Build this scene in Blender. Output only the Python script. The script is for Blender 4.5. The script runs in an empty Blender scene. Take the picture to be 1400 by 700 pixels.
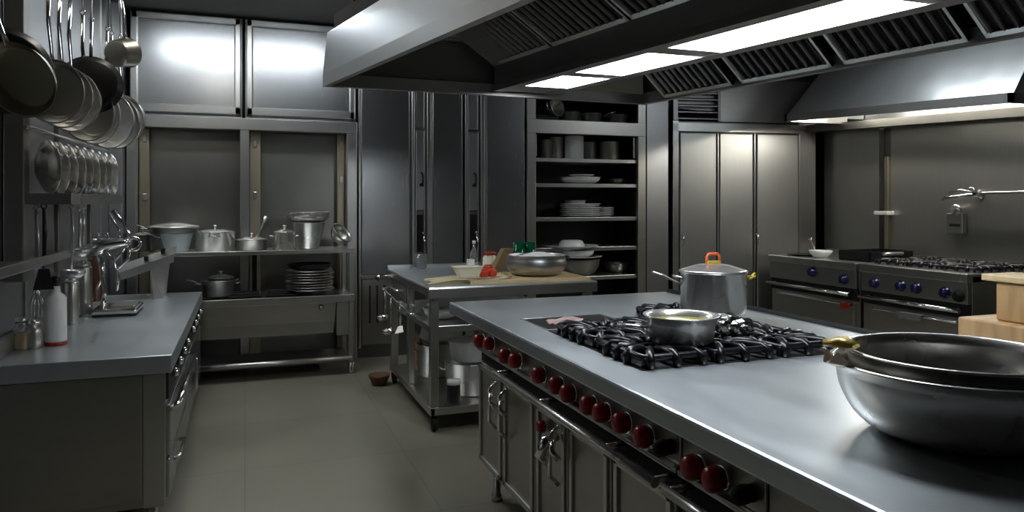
import bpy, bmesh, math, random
from mathutils import Vector, Matrix, Euler
random.seed(7)
sc = bpy.context.scene
COL = sc.collection
PI = math.pi

# ------------------------------------------------------------------ camera
FPX, VPX, HORY, EYE = 1000.0, 335.0, 277.0, 1.5
PSI = math.atan((700 - VPX) / FPX)
CS, SN = math.cos(PSI), math.sin(PSI)
cam = bpy.data.cameras.new('camera'); co = bpy.data.objects.new('camera', cam); COL.objects.link(co)
co.location = (0, 0, EYE); co.rotation_euler = (PI / 2, 0, -PSI)
cam.sensor_width = 36; cam.lens = 36 * FPX / 1400; cam.shift_y = -(350 - HORY) / 1400
cam.clip_start = 0.02
sc.camera = co

def P(px, py, X=None, Y=None, Z=None):
    """pixel of the 1400x700 photograph -> point on the plane X=, Y= or Z= of the room"""
    xc, yc = (px - 700) / FPX, (HORY - py) / FPX
    dx, dy, dz = xc * CS + SN, CS - xc * SN, yc
    if X is not None: t = X / dx
    elif Y is not None: t = Y / dy
    else: t = (Z - EYE) / dz
    return Vector((dx * t, dy * t, EYE + dz * t))
def PX(px, Y): return P(px, 0, Y=Y).x
def PY(px, X): return P(px, 0, X=X).y

# ------------------------------------------------------------------ materials
def new_mat(name):
    m = bpy.data.materials.new(name); m.use_nodes = True
    nt = m.node_tree
    return m, nt, nt.nodes['Principled BSDF']
def steel(name, col, rough, grain=(3, 3, 60), var=0.10, bump=0.05, aniso=0.0, metal=1.0):
    m, nt, b = new_mat(name)
    b.inputs['Metallic'].default_value = metal
    tc = nt.nodes.new('ShaderNodeTexCoord'); mp = nt.nodes.new('ShaderNodeMapping')
    mp.inputs['Scale'].default_value = grain
    nt.links.new(tc.outputs['Object'], mp.inputs['Vector'])
    n = nt.nodes.new('ShaderNodeTexNoise'); n.inputs['Scale'].default_value = 4; n.inputs['Detail'].default_value = 3
    nt.links.new(mp.outputs[0], n.inputs['Vector'])
    n2 = nt.nodes.new('ShaderNodeTexNoise'); n2.inputs['Scale'].default_value = 1.3; n2.inputs['Detail'].default_value = 2
    nt.links.new(tc.outputs['Object'], n2.inputs['Vector'])
    mx = nt.nodes.new('ShaderNodeMath'); mx.operation = 'ADD'
    nt.links.new(n.outputs['Fac'], mx.inputs[0]); nt.links.new(n2.outputs['Fac'], mx.inputs[1])
    r = nt.nodes.new('ShaderNodeMapRange')
    r.inputs['From Min'].default_value = 0.6; r.inputs['From Max'].default_value = 1.4
    r.inputs['To Min'].default_value = max(0.03, rough - var); r.inputs['To Max'].default_value = rough + var
    nt.links.new(mx.outputs[0], r.inputs['Value']); nt.links.new(r.outputs[0], b.inputs['Roughness'])
    cr = nt.nodes.new('ShaderNodeMapRange'); cr.data_type = 'FLOAT_VECTOR'
    cr.inputs[7].default_value = (0.3,) * 3; cr.inputs[8].default_value = (0.7,) * 3
    cr.inputs[9].default_value = [c * 0.965 for c in col]; cr.inputs[10].default_value = [c * 1.025 for c in col]
    nt.links.new(n.outputs['Fac'], cr.inputs[6]); nt.links.new(cr.outputs[1], b.inputs['Base Color'])
    if bump:
        bp = nt.nodes.new('ShaderNodeBump'); bp.inputs['Strength'].default_value = bump; bp.inputs['Distance'].default_value = 0.002
        nt.links.new(n.outputs['Fac'], bp.inputs['Height']); nt.links.new(bp.outputs[0], b.inputs['Normal'])
    if aniso: b.inputs['Anisotropic'].default_value = aniso
    return m
def plain(name, col, rough=0.5, metal=0.0, var=0.12, scale=18, coat=0.0, trans=0.0, ior=1.45):
    m, nt, b = new_mat(name)
    b.inputs['Metallic'].default_value = metal; b.inputs['Roughness'].default_value = rough
    b.inputs['Transmission Weight'].default_value = trans; b.inputs['IOR'].default_value = ior
    b.inputs['Coat Weight'].default_value = coat
    tc = nt.nodes.new('ShaderNodeTexCoord'); n = nt.nodes.new('ShaderNodeTexNoise')
    n.inputs['Scale'].default_value = scale; n.inputs['Detail'].default_value = 4
    nt.links.new(tc.outputs['Object'], n.inputs['Vector'])
    mx = nt.nodes.new('ShaderNodeMix'); mx.data_type = 'RGBA'
    mx.inputs[6].default_value = [c * (1 - var) for c in col] + [1]; mx.inputs[7].default_value = [min(1, c * (1 + var)) for c in col] + [1]
    nt.links.new(n.outputs['Fac'], mx.inputs[0]); nt.links.new(mx.outputs[2], b.inputs['Base Color'])
    return m
def wood(name, c1, c2, scale=(4, 30, 30)):
    m, nt, b = new_mat(name)
    tc = nt.nodes.new('ShaderNodeTexCoord'); mp = nt.nodes.new('ShaderNodeMapping'); mp.inputs['Scale'].default_value = scale
    nt.links.new(tc.outputs['Object'], mp.inputs['Vector'])
    n = nt.nodes.new('ShaderNodeTexNoise'); n.inputs['Scale'].default_value = 2; n.inputs['Detail'].default_value = 6; n.inputs['Distortion'].default_value = 0.6
    nt.links.new(mp.outputs[0], n.inputs['Vector'])
    cr = nt.nodes.new('ShaderNodeValToRGB'); cr.color_ramp.elements[0].position = 0.32; cr.color_ramp.elements[1].position = 0.68
    cr.color_ramp.elements[0].color = (*c1, 1); cr.color_ramp.elements[1].color = (*c2, 1)
    nt.links.new(n.outputs['Fac'], cr.inputs[0]); nt.links.new(cr.outputs[0], b.inputs['Base Color'])
    b.inputs['Roughness'].default_value = 0.5
    return m
def emit(name, col, s):
    m, nt, b = new_mat(name)
    b.inputs['Base Color'].default_value = (0.9, 0.9, 0.9, 1)
    b.inputs['Emission Color'].default_value = (*col, 1); b.inputs['Emission Strength'].default_value = s
    return m
def floor_mat():
    m, nt, b = new_mat('floor_tile')
    tc = nt.nodes.new('ShaderNodeTexCoord'); mp = nt.nodes.new('ShaderNodeMapping')
    mp.inputs['Location'].default_value = (0.0, 0.13, 0)
    nt.links.new(tc.outputs['Object'], mp.inputs['Vector'])
    br = nt.nodes.new('ShaderNodeTexBrick'); br.offset = 0.0
    br.inputs['Scale'].default_value = 1; br.inputs['Mortar Size'].default_value = 0.004
    br.inputs['Brick Width'].default_value = 0.9; br.inputs['Row Height'].default_value = 0.9
    br.inputs['Color1'].default_value = (0.235, 0.222, 0.172, 1); br.inputs['Color2'].default_value = (0.25, 0.235, 0.182, 1)
    br.inputs['Mortar'].default_value = (0.18, 0.172, 0.135, 1)
    nt.links.new(mp.outputs[0], br.inputs['Vector'])
    n = nt.nodes.new('ShaderNodeTexNoise'); n.inputs['Scale'].default_value = 1.7; n.inputs['Detail'].default_value = 6
    nt.links.new(tc.outputs['Object'], n.inputs['Vector'])
    mx = nt.nodes.new('ShaderNodeMix'); mx.data_type = 'RGBA'; mx.blend_type = 'MULTIPLY'; mx.inputs[0].default_value = 0.55
    cr = nt.nodes.new('ShaderNodeValToRGB'); cr.color_ramp.elements[0].position = 0.3; cr.color_ramp.elements[0].color = (0.6, 0.6, 0.6, 1)
    cr.color_ramp.elements[1].position = 0.75
    nt.links.new(n.outputs['Fac'], cr.inputs[0])
    nt.links.new(br.outputs['Color'], mx.inputs[6]); nt.links.new(cr.outputs[0], mx.inputs[7]); nt.links.new(mx.outputs[2], b.inputs['Base Color'])
    r = nt.nodes.new('ShaderNodeMapRange'); r.inputs['To Min'].default_value = 0.28; r.inputs['To Max'].default_value = 0.5
    nt.links.new(n.outputs['Fac'], r.inputs['Value']); nt.links.new(r.outputs[0], b.inputs['Roughness'])
    return m

M = dict(
    panel=steel('steel_panel', (0.42, 0.425, 0.43), 0.36, (40, 40, 1), 0.015, 0.0),
    panel_h=steel('steel_panel_brushed', (0.46, 0.47, 0.48), 0.27, (40, 40, 0.8), 0.006, 0.0),
    dark=steel('steel_dark', (0.20, 0.20, 0.195), 0.40, (40, 40, 1), 0.015, 0.0),
    top=steel('steel_worktop', (0.57, 0.61, 0.64), 0.33, (2.5, 0.8, 2), 0.06, 0.0, 0.0, 0.82),
    body=steel('steel_body', (0.40, 0.39, 0.36), 0.36, (1, 1, 8), 0.02, 0.0),
    trim=steel('steel_trim', (0.56, 0.56, 0.54), 0.30, (1, 1, 1), 0.02, 0.0),
    warm=steel('steel_warm', (0.46, 0.40, 0.31), 0.38, (1, 1, 1), 0.02, 0.0),
    hood=steel('steel_hood', (0.54, 0.56, 0.56), 0.32, (2, 2, 2), 0.04, 0.0, 0.0, 0.88),
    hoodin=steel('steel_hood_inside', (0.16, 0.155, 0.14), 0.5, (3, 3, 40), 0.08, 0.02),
    filt=steel('steel_filter', (0.45, 0.45, 0.43), 0.38, (8, 8, 8), 0.08, 0.02),
    pot=steel('steel_pot', (0.70, 0.69, 0.66), 0.27, (0.5, 0.5, 0.5), 0.02, 0.0, 0.0, 0.86),
    potd=steel('steel_pot_worn', (0.42, 0.41, 0.37), 0.34, (0.5, 0.5, 0.5), 0.02, 0.0, 0.0, 0.92),
    chrome=steel('chrome', (0.75, 0.75, 0.74), 0.12, (0.5, 0.5, 0.5), 0.02, 0.0),
    black=plain('black_gap', (0.006, 0.006, 0.006), 0.8),
    iron=plain('cast_iron', (0.005, 0.005, 0.008), 0.30, 0.0, 0.2, 10),
    pan=plain('black_pan', (0.010, 0.010, 0.010), 0.35, 0.0, 0.3, 30),
    rubber=plain('rubber', (0.012, 0.012, 0.012), 0.7),
    red=plain('red_knob', (0.33, 0.006, 0.012), 0.28, 0.0, 0.15, 30, 0.4),
    blue=plain('blue_knob', (0.010, 0.013, 0.07), 0.3, 0.0, 0.15, 30, 0.3),
    white=plain('white_ceramic', (0.72, 0.73, 0.72), 0.25, 0.0, 0.05),
    enamel=plain('pale_enamel', (0.58, 0.64, 0.66), 0.3, 0.0, 0.05),
    cream=plain('cream_paper', (0.90, 0.82, 0.60), 0.6, 0.0, 0.1, 12),
    paleplastic=plain('pale_plastic', (0.78, 0.73, 0.56), 0.4, 0.0, 0.06),
    redfood=plain('red_tomato', (0.62, 0.06, 0.03), 0.3, 0.0, 0.2, 25),
    redlid=plain('red_lid', (0.30, 0.015, 0.015), 0.4),
    cardboard=plain('brown_cardboard', (0.24, 0.155, 0.075), 0.8, 0.0, 0.15, 10),
    clay=plain('brown_clay', (0.13, 0.06, 0.035), 0.7),
    yellow=plain('yellow_sauce', (0.62, 0.34, 0.02), 0.25, 0.0, 0.12, 20, 0.4),
    soup=plain('yellow_broth', (0.50, 0.44, 0.10), 0.12, 0.0, 0.3, 14, 0.3),
    rice=plain('white_flour', (0.85, 0.85, 0.84), 0.7, 0.0, 0.05, 60),
    cloth=plain('pink_cloth', (0.50, 0.36, 0.35), 0.8, 0.0, 0.25, 20),
    greycloth=plain('grey_bag', (0.48, 0.47, 0.46), 0.6, 0.0, 0.2, 12),
    brass=plain('yellow_handle', (0.50, 0.36, 0.06), 0.3, 0.2, 0.1),
    orange=plain('orange_grip', (0.60, 0.10, 0.03), 0.35),
    green=plain('green_glass', (0.01, 0.30, 0.12), 0.06, 0.0, 0.05, 10, 0, 0.75),
    glass=plain('clear_glass', (0.85, 0.88, 0.86), 0.05, 0.0, 0.02, 10, 0, 0.92),
    amber=plain('amber_glass', (0.07, 0.024, 0.010), 0.12, 0.0, 0.1, 10, 0.3),
    ceil=plain('ceiling_grey', (0.17, 0.17, 0.165), 0.6, 0.0, 0.08, 3),
    wallgrey=plain('wall_grey', (0.10, 0.10, 0.095), 0.6, 0.0, 0.08, 3),
    beige=plain('beige_panel', (0.42, 0.40, 0.31), 0.5, 0.0, 0.05, 3),
    wood=wood('butcher_block', (0.34, 0.20, 0.085), (0.50, 0.32, 0.15), (3, 12, 2)),
    board=wood('cutting_board', (0.52, 0.38, 0.20), (0.66, 0.50, 0.29), (2, 14, 14)),
    floor=floor_mat(),
    lamp=emit('lamp_diffuser', (0.90, 0.96, 1.0), 22.0),
    tube=emit('hood_tube', (1.0, 0.96, 0.86), 70.0),
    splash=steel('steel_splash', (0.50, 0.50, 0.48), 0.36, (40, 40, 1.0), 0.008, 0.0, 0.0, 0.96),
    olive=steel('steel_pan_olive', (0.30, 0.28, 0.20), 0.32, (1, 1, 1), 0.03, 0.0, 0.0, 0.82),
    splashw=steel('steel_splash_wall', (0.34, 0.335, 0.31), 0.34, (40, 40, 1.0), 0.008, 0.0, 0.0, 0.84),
    hoodskin=steel('steel_hood_skin', (0.44, 0.46, 0.47), 0.28, (1, 1, 1), 0.0, 0.0, 0.0, 0.96),
    rim=steel('steel_hood_rim', (0.42, 0.42, 0.41), 0.32, (1, 1, 1), 0.02, 0.0, 0.0, 0.82),
    alcove=steel('steel_alcove', (0.33, 0.325, 0.30), 0.30, (1, 1, 1), 0.01, 0.0),
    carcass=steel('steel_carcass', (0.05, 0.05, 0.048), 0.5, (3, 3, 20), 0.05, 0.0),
    bowl=steel('steel_bowl_satin', (0.62, 0.61, 0.58), 0.27, (2, 2, 2), 0.03, 0.0, 0.0, 0.94),
    lampc=emit('ceiling_lamp_diffuser', (0.88, 0.95, 1.0), 22.0), lamp_added=emit('added_aisle_lamp_diffuser', (1.0, 0.95, 0.84), 14.0),
)

# ------------------------------------------------------------------ mesh builder
class B:
    def __init__(s): s.bm = bmesh.new()
    def _add(s, t, mat=None):
        if mat is not None: bmesh.ops.transform(t, matrix=mat, verts=t.verts)
        me = bpy.data.meshes.new('tmp'); t.to_mesh(me); t.free(); s.bm.from_mesh(me); bpy.data.meshes.remove(me)
        return s
    def box(s, x0, x1, y0, y1, z0, z1, bev=0.0, mat=None, seg=2):
        t = bmesh.new(); bmesh.ops.create_cube(t, size=1)
        for v in t.verts:
            v.co = Vector(((x0 + x1) / 2 + v.co.x * (x1 - x0), (y0 + y1) / 2 + v.co.y * (y1 - y0), (z0 + z1) / 2 + v.co.z * (z1 - z0)))
        if bev:
            bev = min(bev, 0.45 * min(abs(x1 - x0), abs(y1 - y0), abs(z1 - z0)))
            bmesh.ops.bevel(t, geom=t.edges[:], offset=bev, segments=seg, affect='EDGES', profile=0.5)
        return s._add(t, mat)
    def hexa(s, lo, hi):
        """8-corner solid: four points lo and four points hi, same order"""
        vs = [s.bm.verts.new(p) for p in list(lo) + list(hi)]
        for f in [(3, 2, 1, 0), (4, 5, 6, 7), (0, 1, 5, 4), (1, 2, 6, 5), (2, 3, 7, 6), (3, 0, 4, 7)]:
            s.bm.faces.new([vs[i] for i in f])
        return s
    def lathe(s, prof, seg=32, c=(0, 0, 0), mat=None, smooth=True):
        t = bmesh.new(); rings = []
        for r, z in prof:
            if r < 1e-6: rings.append([t.verts.new((c[0], c[1], c[2] + z))])
            else: rings.append([t.verts.new((c[0] + r * math.cos(2 * PI * k / seg), c[1] + r * math.sin(2 * PI * k / seg), c[2] + z)) for k in range(seg)])
        for a, b in zip(rings, rings[1:]):
            if len(a) == 1 and len(b) == 1: continue
            for k in range(seg):
                q = (k + 1) % seg
                if len(a) == 1: f = t.faces.new((a[0], b[q], b[k]))
                elif len(b) == 1: f = t.faces.new((a[k], a[q], b[0]))
                else: f = t.faces.new((a[k], a[q], b[q], b[k]))
                f.smooth = smooth
        bmesh.ops.recalc_face_normals(t, faces=t.faces)
        return s._add(t, mat)
    def tube(s, pts, r, seg=10, closed=False, mat=None, flat=None):
        """round (or flattened: flat=(a,b)) bar along pts; r may be a list"""
        t = bmesh.new(); pts = [Vector(p) for p in pts]; n = len(pts)
        rr = r if isinstance(r, (list, tuple)) else [r] * n
        rings = []; up = None
        for i in range(n):
            if closed: d = pts[(i + 1) % n] - pts[i - 1]
            else: d = pts[min(i + 1, n - 1)] - pts[max(i - 1, 0)]
            if d.length < 1e-9: d = Vector((0, 0, 1))
            d.normalize()
            if up is None:
                up = Vector((0, 0, 1)) if abs(d.z) < 0.9 else Vector((1, 0, 0))
            u = up - d * up.dot(d)
            if u.length < 1e-6: u = d.orthogonal()
            u.normalize(); w = d.cross(u); up = u
            fa, fb = flat or (1, 1)
            rings.append([t.verts.new(pts[i] + rr[i] * (fa * math.cos(2 * PI * k / seg) * u + fb * math.sin(2 * PI * k / seg) * w)) for k in range(seg)])
        pairs = list(zip(rings, rings[1:])) + ([(rings[-1], rings[0])] if closed else [])
        for a, b in pairs:
            for k in range(seg):
                f = t.faces.new((a[k], a[(k + 1) % seg], b[(k + 1) % seg], b[k])); f.smooth = True
        if not closed:
            t.faces.new(rings[0][::-1]); t.faces.new(rings[-1])
        bmesh.ops.recalc_face_normals(t, faces=t.faces)
        return s._add(t, mat)
    def cyl(s, p0, p1, r, seg=20):
        return s.tube([p0, p1], r, seg)
    def torus(s, c, R, r, axis='Z', seg=28, rs=8):
        pts = []
        for k in range(seg):
            a = 2 * PI * k / seg; u, v = R * math.cos(a), R * math.sin(a)
            pts.append((c[0] + u, c[1] + v, c[2]) if axis == 'Z' else (c[0] + u, c[1], c[2] + v) if axis == 'Y' else (c[0], c[1] + u, c[2] + v))
        return s.tube(pts, r, rs, True)
    def prism(s, poly, a, b, axis='Y'):
        """extrude a 2D polygon; axis Y: poly is (x,z); axis X: poly is (y,z); axis Z: poly is (x,y)"""
        def mk(p, q): return (p[0], q, p[1]) if axis == 'Y' else (q, p[0], p[1]) if axis == 'X' else (p[0], p[1], q)
        t = bmesh.new()
        va = [t.verts.new(mk(p, a)) for p in poly]; vb = [t.verts.new(mk(p, b)) for p in poly]
        n = len(poly)
        t.faces.new(va); t.faces.new(vb[::-1])
        for i in range(n): t.faces.new((va[i], vb[i], vb[(i + 1) % n], va[(i + 1) % n]))
        bmesh.ops.recalc_face_normals(t, faces=t.faces)
        return s._add(t)
    def sheet(s, fn, nu, nv, th=0.002):
        """thin solid sheet fn(u,v)->point"""
        t = bmesh.new()
        g = [[t.verts.new(fn(i / nu, j / nv)) for j in range(nv + 1)] for i in range(nu + 1)]
        for i in range(nu):
            for j in range(nv):
                f = t.faces.new((g[i][j], g[i + 1][j], g[i + 1][j + 1], g[i][j + 1])); f.smooth = True
        r = bmesh.ops.solidify(t, geom=t.faces[:], thickness=th)
        bmesh.ops.recalc_face_normals(t, faces=t.faces)
        return s._add(t)
    def build(s, name, mat, parent=None, world=False):
        me = bpy.data.meshes.new(name)
        if world and parent is not None: bmesh.ops.translate(s.bm, verts=s.bm.verts, vec=-root_loc(parent))
        bmesh.ops.recalc_face_normals(s.bm, faces=s.bm.faces)
        s.bm.to_mesh(me); s.bm.free()
        me.materials.append(M[mat] if isinstance(mat, str) else mat)
        o = bpy.data.objects.new(name, me); COL.objects.link(o)
        if parent is not None: o.parent = parent
        return o
def root_loc(o):
    v = Vector((0, 0, 0))
    while o is not None: v += Vector(o.location); o = o.parent
    return v
def W(o, loc, rot=None):
    o.location = loc
    if rot is not None: o.rotation_euler = rot
    return o
def origin(o, p):
    """move a mesh object's origin to p without moving the mesh"""
    p = Vector(p); o.data.transform(Matrix.Translation(-p)); o.location = p; return o
def tag(o, label, cat, group=None, kind=None):
    o['label'] = label; o['category'] = cat
    if group: o['group'] = group
    if kind: o['kind'] = kind
    return o
def thing(name, label, cat, loc=(0, 0, 0), rotz=0, group=None):
    o = bpy.data.objects.new(name, None); COL.objects.link(o); o.empty_display_size = 0.05
    o.location = loc; o.rotation_euler = (0, 0, rotz)
    return tag(o, label, cat, group)
def struct(o):
    o['kind'] = 'structure'; return o
def kids(o): return [c for c in bpy.data.objects if c.parent == o]
def copy_tree(o, parent=None):
    c = o.copy(); COL.objects.link(c)
    if parent is not None: c.parent = parent
    for ch in kids(o): copy_tree(ch, c)
    return c
def dup(o, label, loc, rot=None, group=None):
    c = copy_tree(o); c['label'] = label; c.location = loc
    if rot is not None: c.rotation_euler = rot
    if group: c['group'] = group
    return c
# ================================================================== the setting
WL, WR, WB, WF, CZ = -1.08, 6.45, 7.75, -2.2, 3.2
struct(B().box(WL - .1, WR + .1, WF - .1, WB + .1, -0.1, 0).build('floor', 'floor'))
struct(B().box(WL - .1, WR + .1, WF - .1, WB + .1, CZ, CZ + 0.1).build('ceiling', 'ceil'))
struct(B().box(WL - .1, WL, WF, WB, 0, CZ).build('wall_left', 'panel'))
struct(B().box(WR, WR + .1, WF, WB, 0, CZ).build('wall_right', 'dark'))
struct(B().box(WL - .1, WR + .1, WB, WB + .1, 0, CZ).build('wall_back', 'dark'))
struct(B().box(WL - .1, WR + .1, WF - .1, WF, 0, CZ).build('wall_front', 'wallgrey'))
YB = 7.1                                   # front plane of everything built along the back wall
xa0, xa1, xm0, xm1, xb0, xb1 = [PX(p, YB) for p in (173, 187, 328, 341, 474, 488)]
Z_UP = 2.27                                # underside of the upper wall cabinets
# seams of the left wall's steel cladding
b = B()
for y in (2.6, 3.5, 4.45, 5.2, 5.9, 6.6): b.box(WL, WL + .008, y - .012, y + .012, 0.0, CZ)
struct(b.build('trim_1', 'trim'))
struct(B().box(WL, xa0 - .01, 6.95, YB + .3, 0, CZ, .01).build('trim_2', 'panel'))   # corner pillar
# alcove behind the steel table: face frame, two recessed backs
b = B()
b.box(xa0, xa1, YB - .02, YB + .10, 0, Z_UP, .006); b.box(xm0, xm1, YB - .02, YB + .10, 0.0, Z_UP, .006); b.box(xb0, xb1, YB - .02, YB + .10, 0, Z_UP, .006)
b.box(xa0, xb1, YB - .03, YB + .10, Z_UP - .11, Z_UP - .005, .006)
struct(b.build('trim_3', 'trim'))
b = B()
for x0, x1 in ((xa1, xa1 + .085), (xm1, xm1 + .10), (xb0 - .075, xb0)): b.box(x0, x1, YB + .12, YB + .18, 0, Z_UP - .11, .006)
struct(b.build('trim_4', 'warm'))
b = B(); b.box(xa0, xb1, YB + .24, YB + .28, 0, Z_UP)
struct(b.build('trim_5', 'alcove'))
b = B()
for x, z in ((xa1 + .05, 2.07), (xm1 + .05, 2.05), (xa1 + .05, 1.55), (xm1 + .05, 1.57), (xb0 - .035, 2.06), (xb0 - .035, 1.72)):
    b.box(x - .016, x + .016, YB + .10, YB + .125, z - .03, z + .03, .004)
struct(b.build('trim_6', 'trim'))
# grey skirting along the foot of the tall cabinets
struct(B().box(xb1, WR - .3, YB + .03, YB + .3, 0, .10).build('baseboard_back', 'dark'))
# box over the refrigerator and along the right wall
xs0 = PX(915, YB)
struct(B().hexa([(xs0, YB + .05, 2.58), (6.44, YB - .25, 2.42), (6.44, WB, 2.42), (xs0, WB, 2.58)], [(xs0, YB + .05, CZ), (6.44, YB - .25, CZ), (6.44, WB, CZ), (xs0, WB, CZ)]).build('trim_7', 'dark'))
# side and backsplash of the range wall
y_gap0, y_gap1 = PY(1204, 6.40), PY(1224, 6.40)
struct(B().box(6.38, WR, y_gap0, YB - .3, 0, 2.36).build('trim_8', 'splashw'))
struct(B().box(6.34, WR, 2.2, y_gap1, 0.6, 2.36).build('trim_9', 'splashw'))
struct(B().box(6.30, 6.42, y_gap1, y_gap1 + .05, 0.5, 1.98, .006).build('trim_10', 'warm'))

# ------------------------------------------------------------------ wall cabinets over the alcove
for i, (p0, p1, lab) in enumerate(((177, 331.5, 'wide steel wall cabinet with framed door, next to the hanging frying pans'),
                                   (335, 487, 'wide steel wall cabinet with framed door, next to the island hood'))):
    x0, x1 = PX(p0, YB), PX(p1, YB)
    t = thing('wall_cabinet', lab, 'cabinet', (x0, YB, Z_UP), 0, 'wall cabinets above the alcove')
    B().box(x0, x1, YB + .02, YB + .45, Z_UP, 3.18, .008).build('body', 'panel', t, True)
    d = B()
    w = .075
    d.box(x0 + .01, x1 - .01, YB - .03, YB + .02, Z_UP + .02, Z_UP + .10, .012); d.box(x0 + .01, x1 - .01, YB - .03, YB + .02, 3.10, 3.17, .012)
    d.box(x0 + .01, x0 + .07, YB - .03, YB + .02, Z_UP + .02, 3.17, .012); d.box(x1 - .07, x1 - .01, YB - .03, YB + .02, Z_UP + .02, 3.17, .012)
    d.build('door_frame', 'trim', t, True)
    B().box(x0 + .06, x1 - .06, YB - .012, YB + .02, Z_UP + .09, 3.11, .006).build('door_panel', 'panel_h', t, True)

# ------------------------------------------------------------------ tall cabinets and the slotted service columns
tall = ((490, 562, 'tall plain steel cabinet next to the steel pot table'),
        (588, 634, 'tall plain steel cabinet between the two slotted columns'),
        (662, 719, 'tall plain steel cabinet next to the open dish shelves'))
for p0, p1, lab in tall:
    x0, x1 = PX(p0, YB), PX(p1, YB)
    t = thing('tall_cabinet', lab, 'cabinet', (x0, YB, 0), 0, 'tall plain cabinets on the back wall')
    zb = .10 if p0 != 490 else .80
    B().box(x0, x1, YB + .03, YB + .5, .10, 3.15).build('body', 'dark', t, True)
    B().box(x0 + .03, x1 - .015, YB, YB + .035, zb + .01, 3.14, .006).build('door', 'panel_h', t, True)
    B().box(x0 + .001, x0 + .024, YB - .012, YB + .035, .10, 3.14, .004).build('stile', 'trim', t, True)
    if p0 == 490:
        dd = B().box(x0 + .03, x0 + .33, YB - .015, YB + .035, .13, .76, .006).build('lower_door', 'body', t, True)
        g = B()
        for k in range(3): g.box(x0 + .10 + .07 * k, x0 + .115 + .07 * k, YB - .02, YB - .012, .34, .70, .003)
        g.build('slot', 'black', dd, False).location = (-x0, -YB, 0)
        B().box(x0 + .02, x0 + .42, YB - .025, YB + .03, .765, .80, .006).build('lower_rail', 'trim', t, True)
for p0, p1, lab in ((562, 589, 'narrow slotted steel column behind the prep table, second from the dish shelves'),
                    (635, 662, 'narrow slotted steel column behind the prep table, nearest the dish shelves')):
    x0, x1 = PX(p0, YB), PX(p1, YB)
    t = thing('slotted_column', lab, 'column', (x0, YB, 0), 0, 'slotted columns between the tall cabinets')
    w = x1 - x0
    B().box(x0 + .002, x1 - .002, YB + .04, YB + .4, .1, 3.15).build('backing', 'dark', t, True)
    B().box(x0 + .002, x0 + .03, YB - .03, YB + .04, .1, 3.14, .006).build('stile', 'trim', t, True)
    B().box(x1 - .045, x1 - .002, YB - .03, YB + .04, .1, 3.14, .006).build('stile', 'trim', t, True)
    c = B(); c.box(x0 + .045, x1 - .06, YB + .0, YB + .05, 1.42, 2.2, .01); c.box(x0 + .045, x1 - .06, YB + .01, YB + .05, 2.24, 3.1, .01)
    c.build('channel', 'panel', t, True)
    B().box(x0 + .05, x1 - .07, YB + .03, YB + .052, 1.01, 1.38, .004).build('slot', 'black', t, True)
    f = B(); xx0, xx1 = x0 + .04, x1 - .058
    f.box(xx0, xx1, YB - .006, YB + .04, 2.19, 2.215, .005); f.box(xx0, xx1, YB - .006, YB + .04, .93, .97, .005); f.box(xx0, xx0 + .015, YB - .006, YB + .03, .93, 2.2, .004)
    f.box(xx1 - .015, xx1, YB - .006, YB + .03, .93, 2.2, .004)
    f.build('slot_frame', 'trim', t, True)
    l = B(); l.tube([(x0 + .10, YB - .01, 1.80), (x0 + .11, YB - .035, 1.78), (x0 + .11, YB - .035, 1.70), (x0 + .10, YB - .01, 1.68)], .008); l.box(x0 + .085, x0 + .125, YB - .012, YB + .005, 1.66, 1.69, .004)
    l.build('latch', 'black', t, True)
    l = B(); l.tube([(x0 + .12, YB - .02, 1.20), (x0 + .13, YB - .03, 1.10), (x0 + .13, YB - .03, 1.0)], .007); l.lathe([(0, 0), (.016, 0), (.016, .02), (0, .02)], 12, (x0 + .12, YB - .02, 1.19))
    l.build('hook', 'chrome', t, True)

# ------------------------------------------------------------------ open dish shelves
x0, x1 = PX(720, YB), PX(882, YB)
xi0, xi1 = PX(732, YB), PX(871, YB)
YS = 7.68
sh = thing('dish_cabinet', 'tall open steel cabinet with dish shelves behind the prep table', 'shelving', (x0, YB, 0))
f = B()
f.box(x0, xi0, YB - .02, YB + .03, .1, 3.14, .006); f.box(xi1, x1, YB - .02, YB + .03, .1, 3.14, .006)
f.box(x0, x1, YB - .02, YB + .03, 2.60, 3.14, .006); f.box(x0, x1, YB - .024, YB + .03, 2.225, 2.375, .006); f.box(xi0, xi1, YB - .02, YB + .03, .1, .28, .006)
f.build('face_frame', 'body', sh, True)
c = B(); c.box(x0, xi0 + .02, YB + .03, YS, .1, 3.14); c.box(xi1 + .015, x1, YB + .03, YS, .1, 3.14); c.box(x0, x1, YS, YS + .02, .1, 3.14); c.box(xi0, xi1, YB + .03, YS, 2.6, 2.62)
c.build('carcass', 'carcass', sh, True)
SHZ = {}
for zpx, nm in ((217, 'a'), (251, 'b'), (297, 'c'), (338, 'd'), (378, 'e')):
    z = P(800, zpx, Y=YB).z; SHZ[nm] = z
    s_ = B().box(xi0 - .01, xi1 + .01, YB + .012, YS, z - .04, z, .004).build('shelf', 'trim', sh, True)
SHZ['top'] = 2.375
B().box(xi0, xi1, YB + .03, YS, 2.355, 2.373).build('shelf', 'trim', sh, True)
s_ = B().box(xi0 - .01, xi1 + .01, YB + .012, YS, .27, .30, .004).build('shelf', 'trim', sh, True)
B().box(xi0 + .005, xi0 + .03, YB + .03, YB + .06, 1.99, 2.22, .004).build('edge_strip', 'trim', sh, True)
B().box(xi1 - .03, xi1 - .005, YB + .03, YB + .06, 1.99, 2.22, .004).build('edge_strip', 'trim', sh, True)
struct(B().box(x1 + .02, PX(914, YB), YB, YB + .5, .1, 3.14, .006).build('trim_11', 'panel'))

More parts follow.
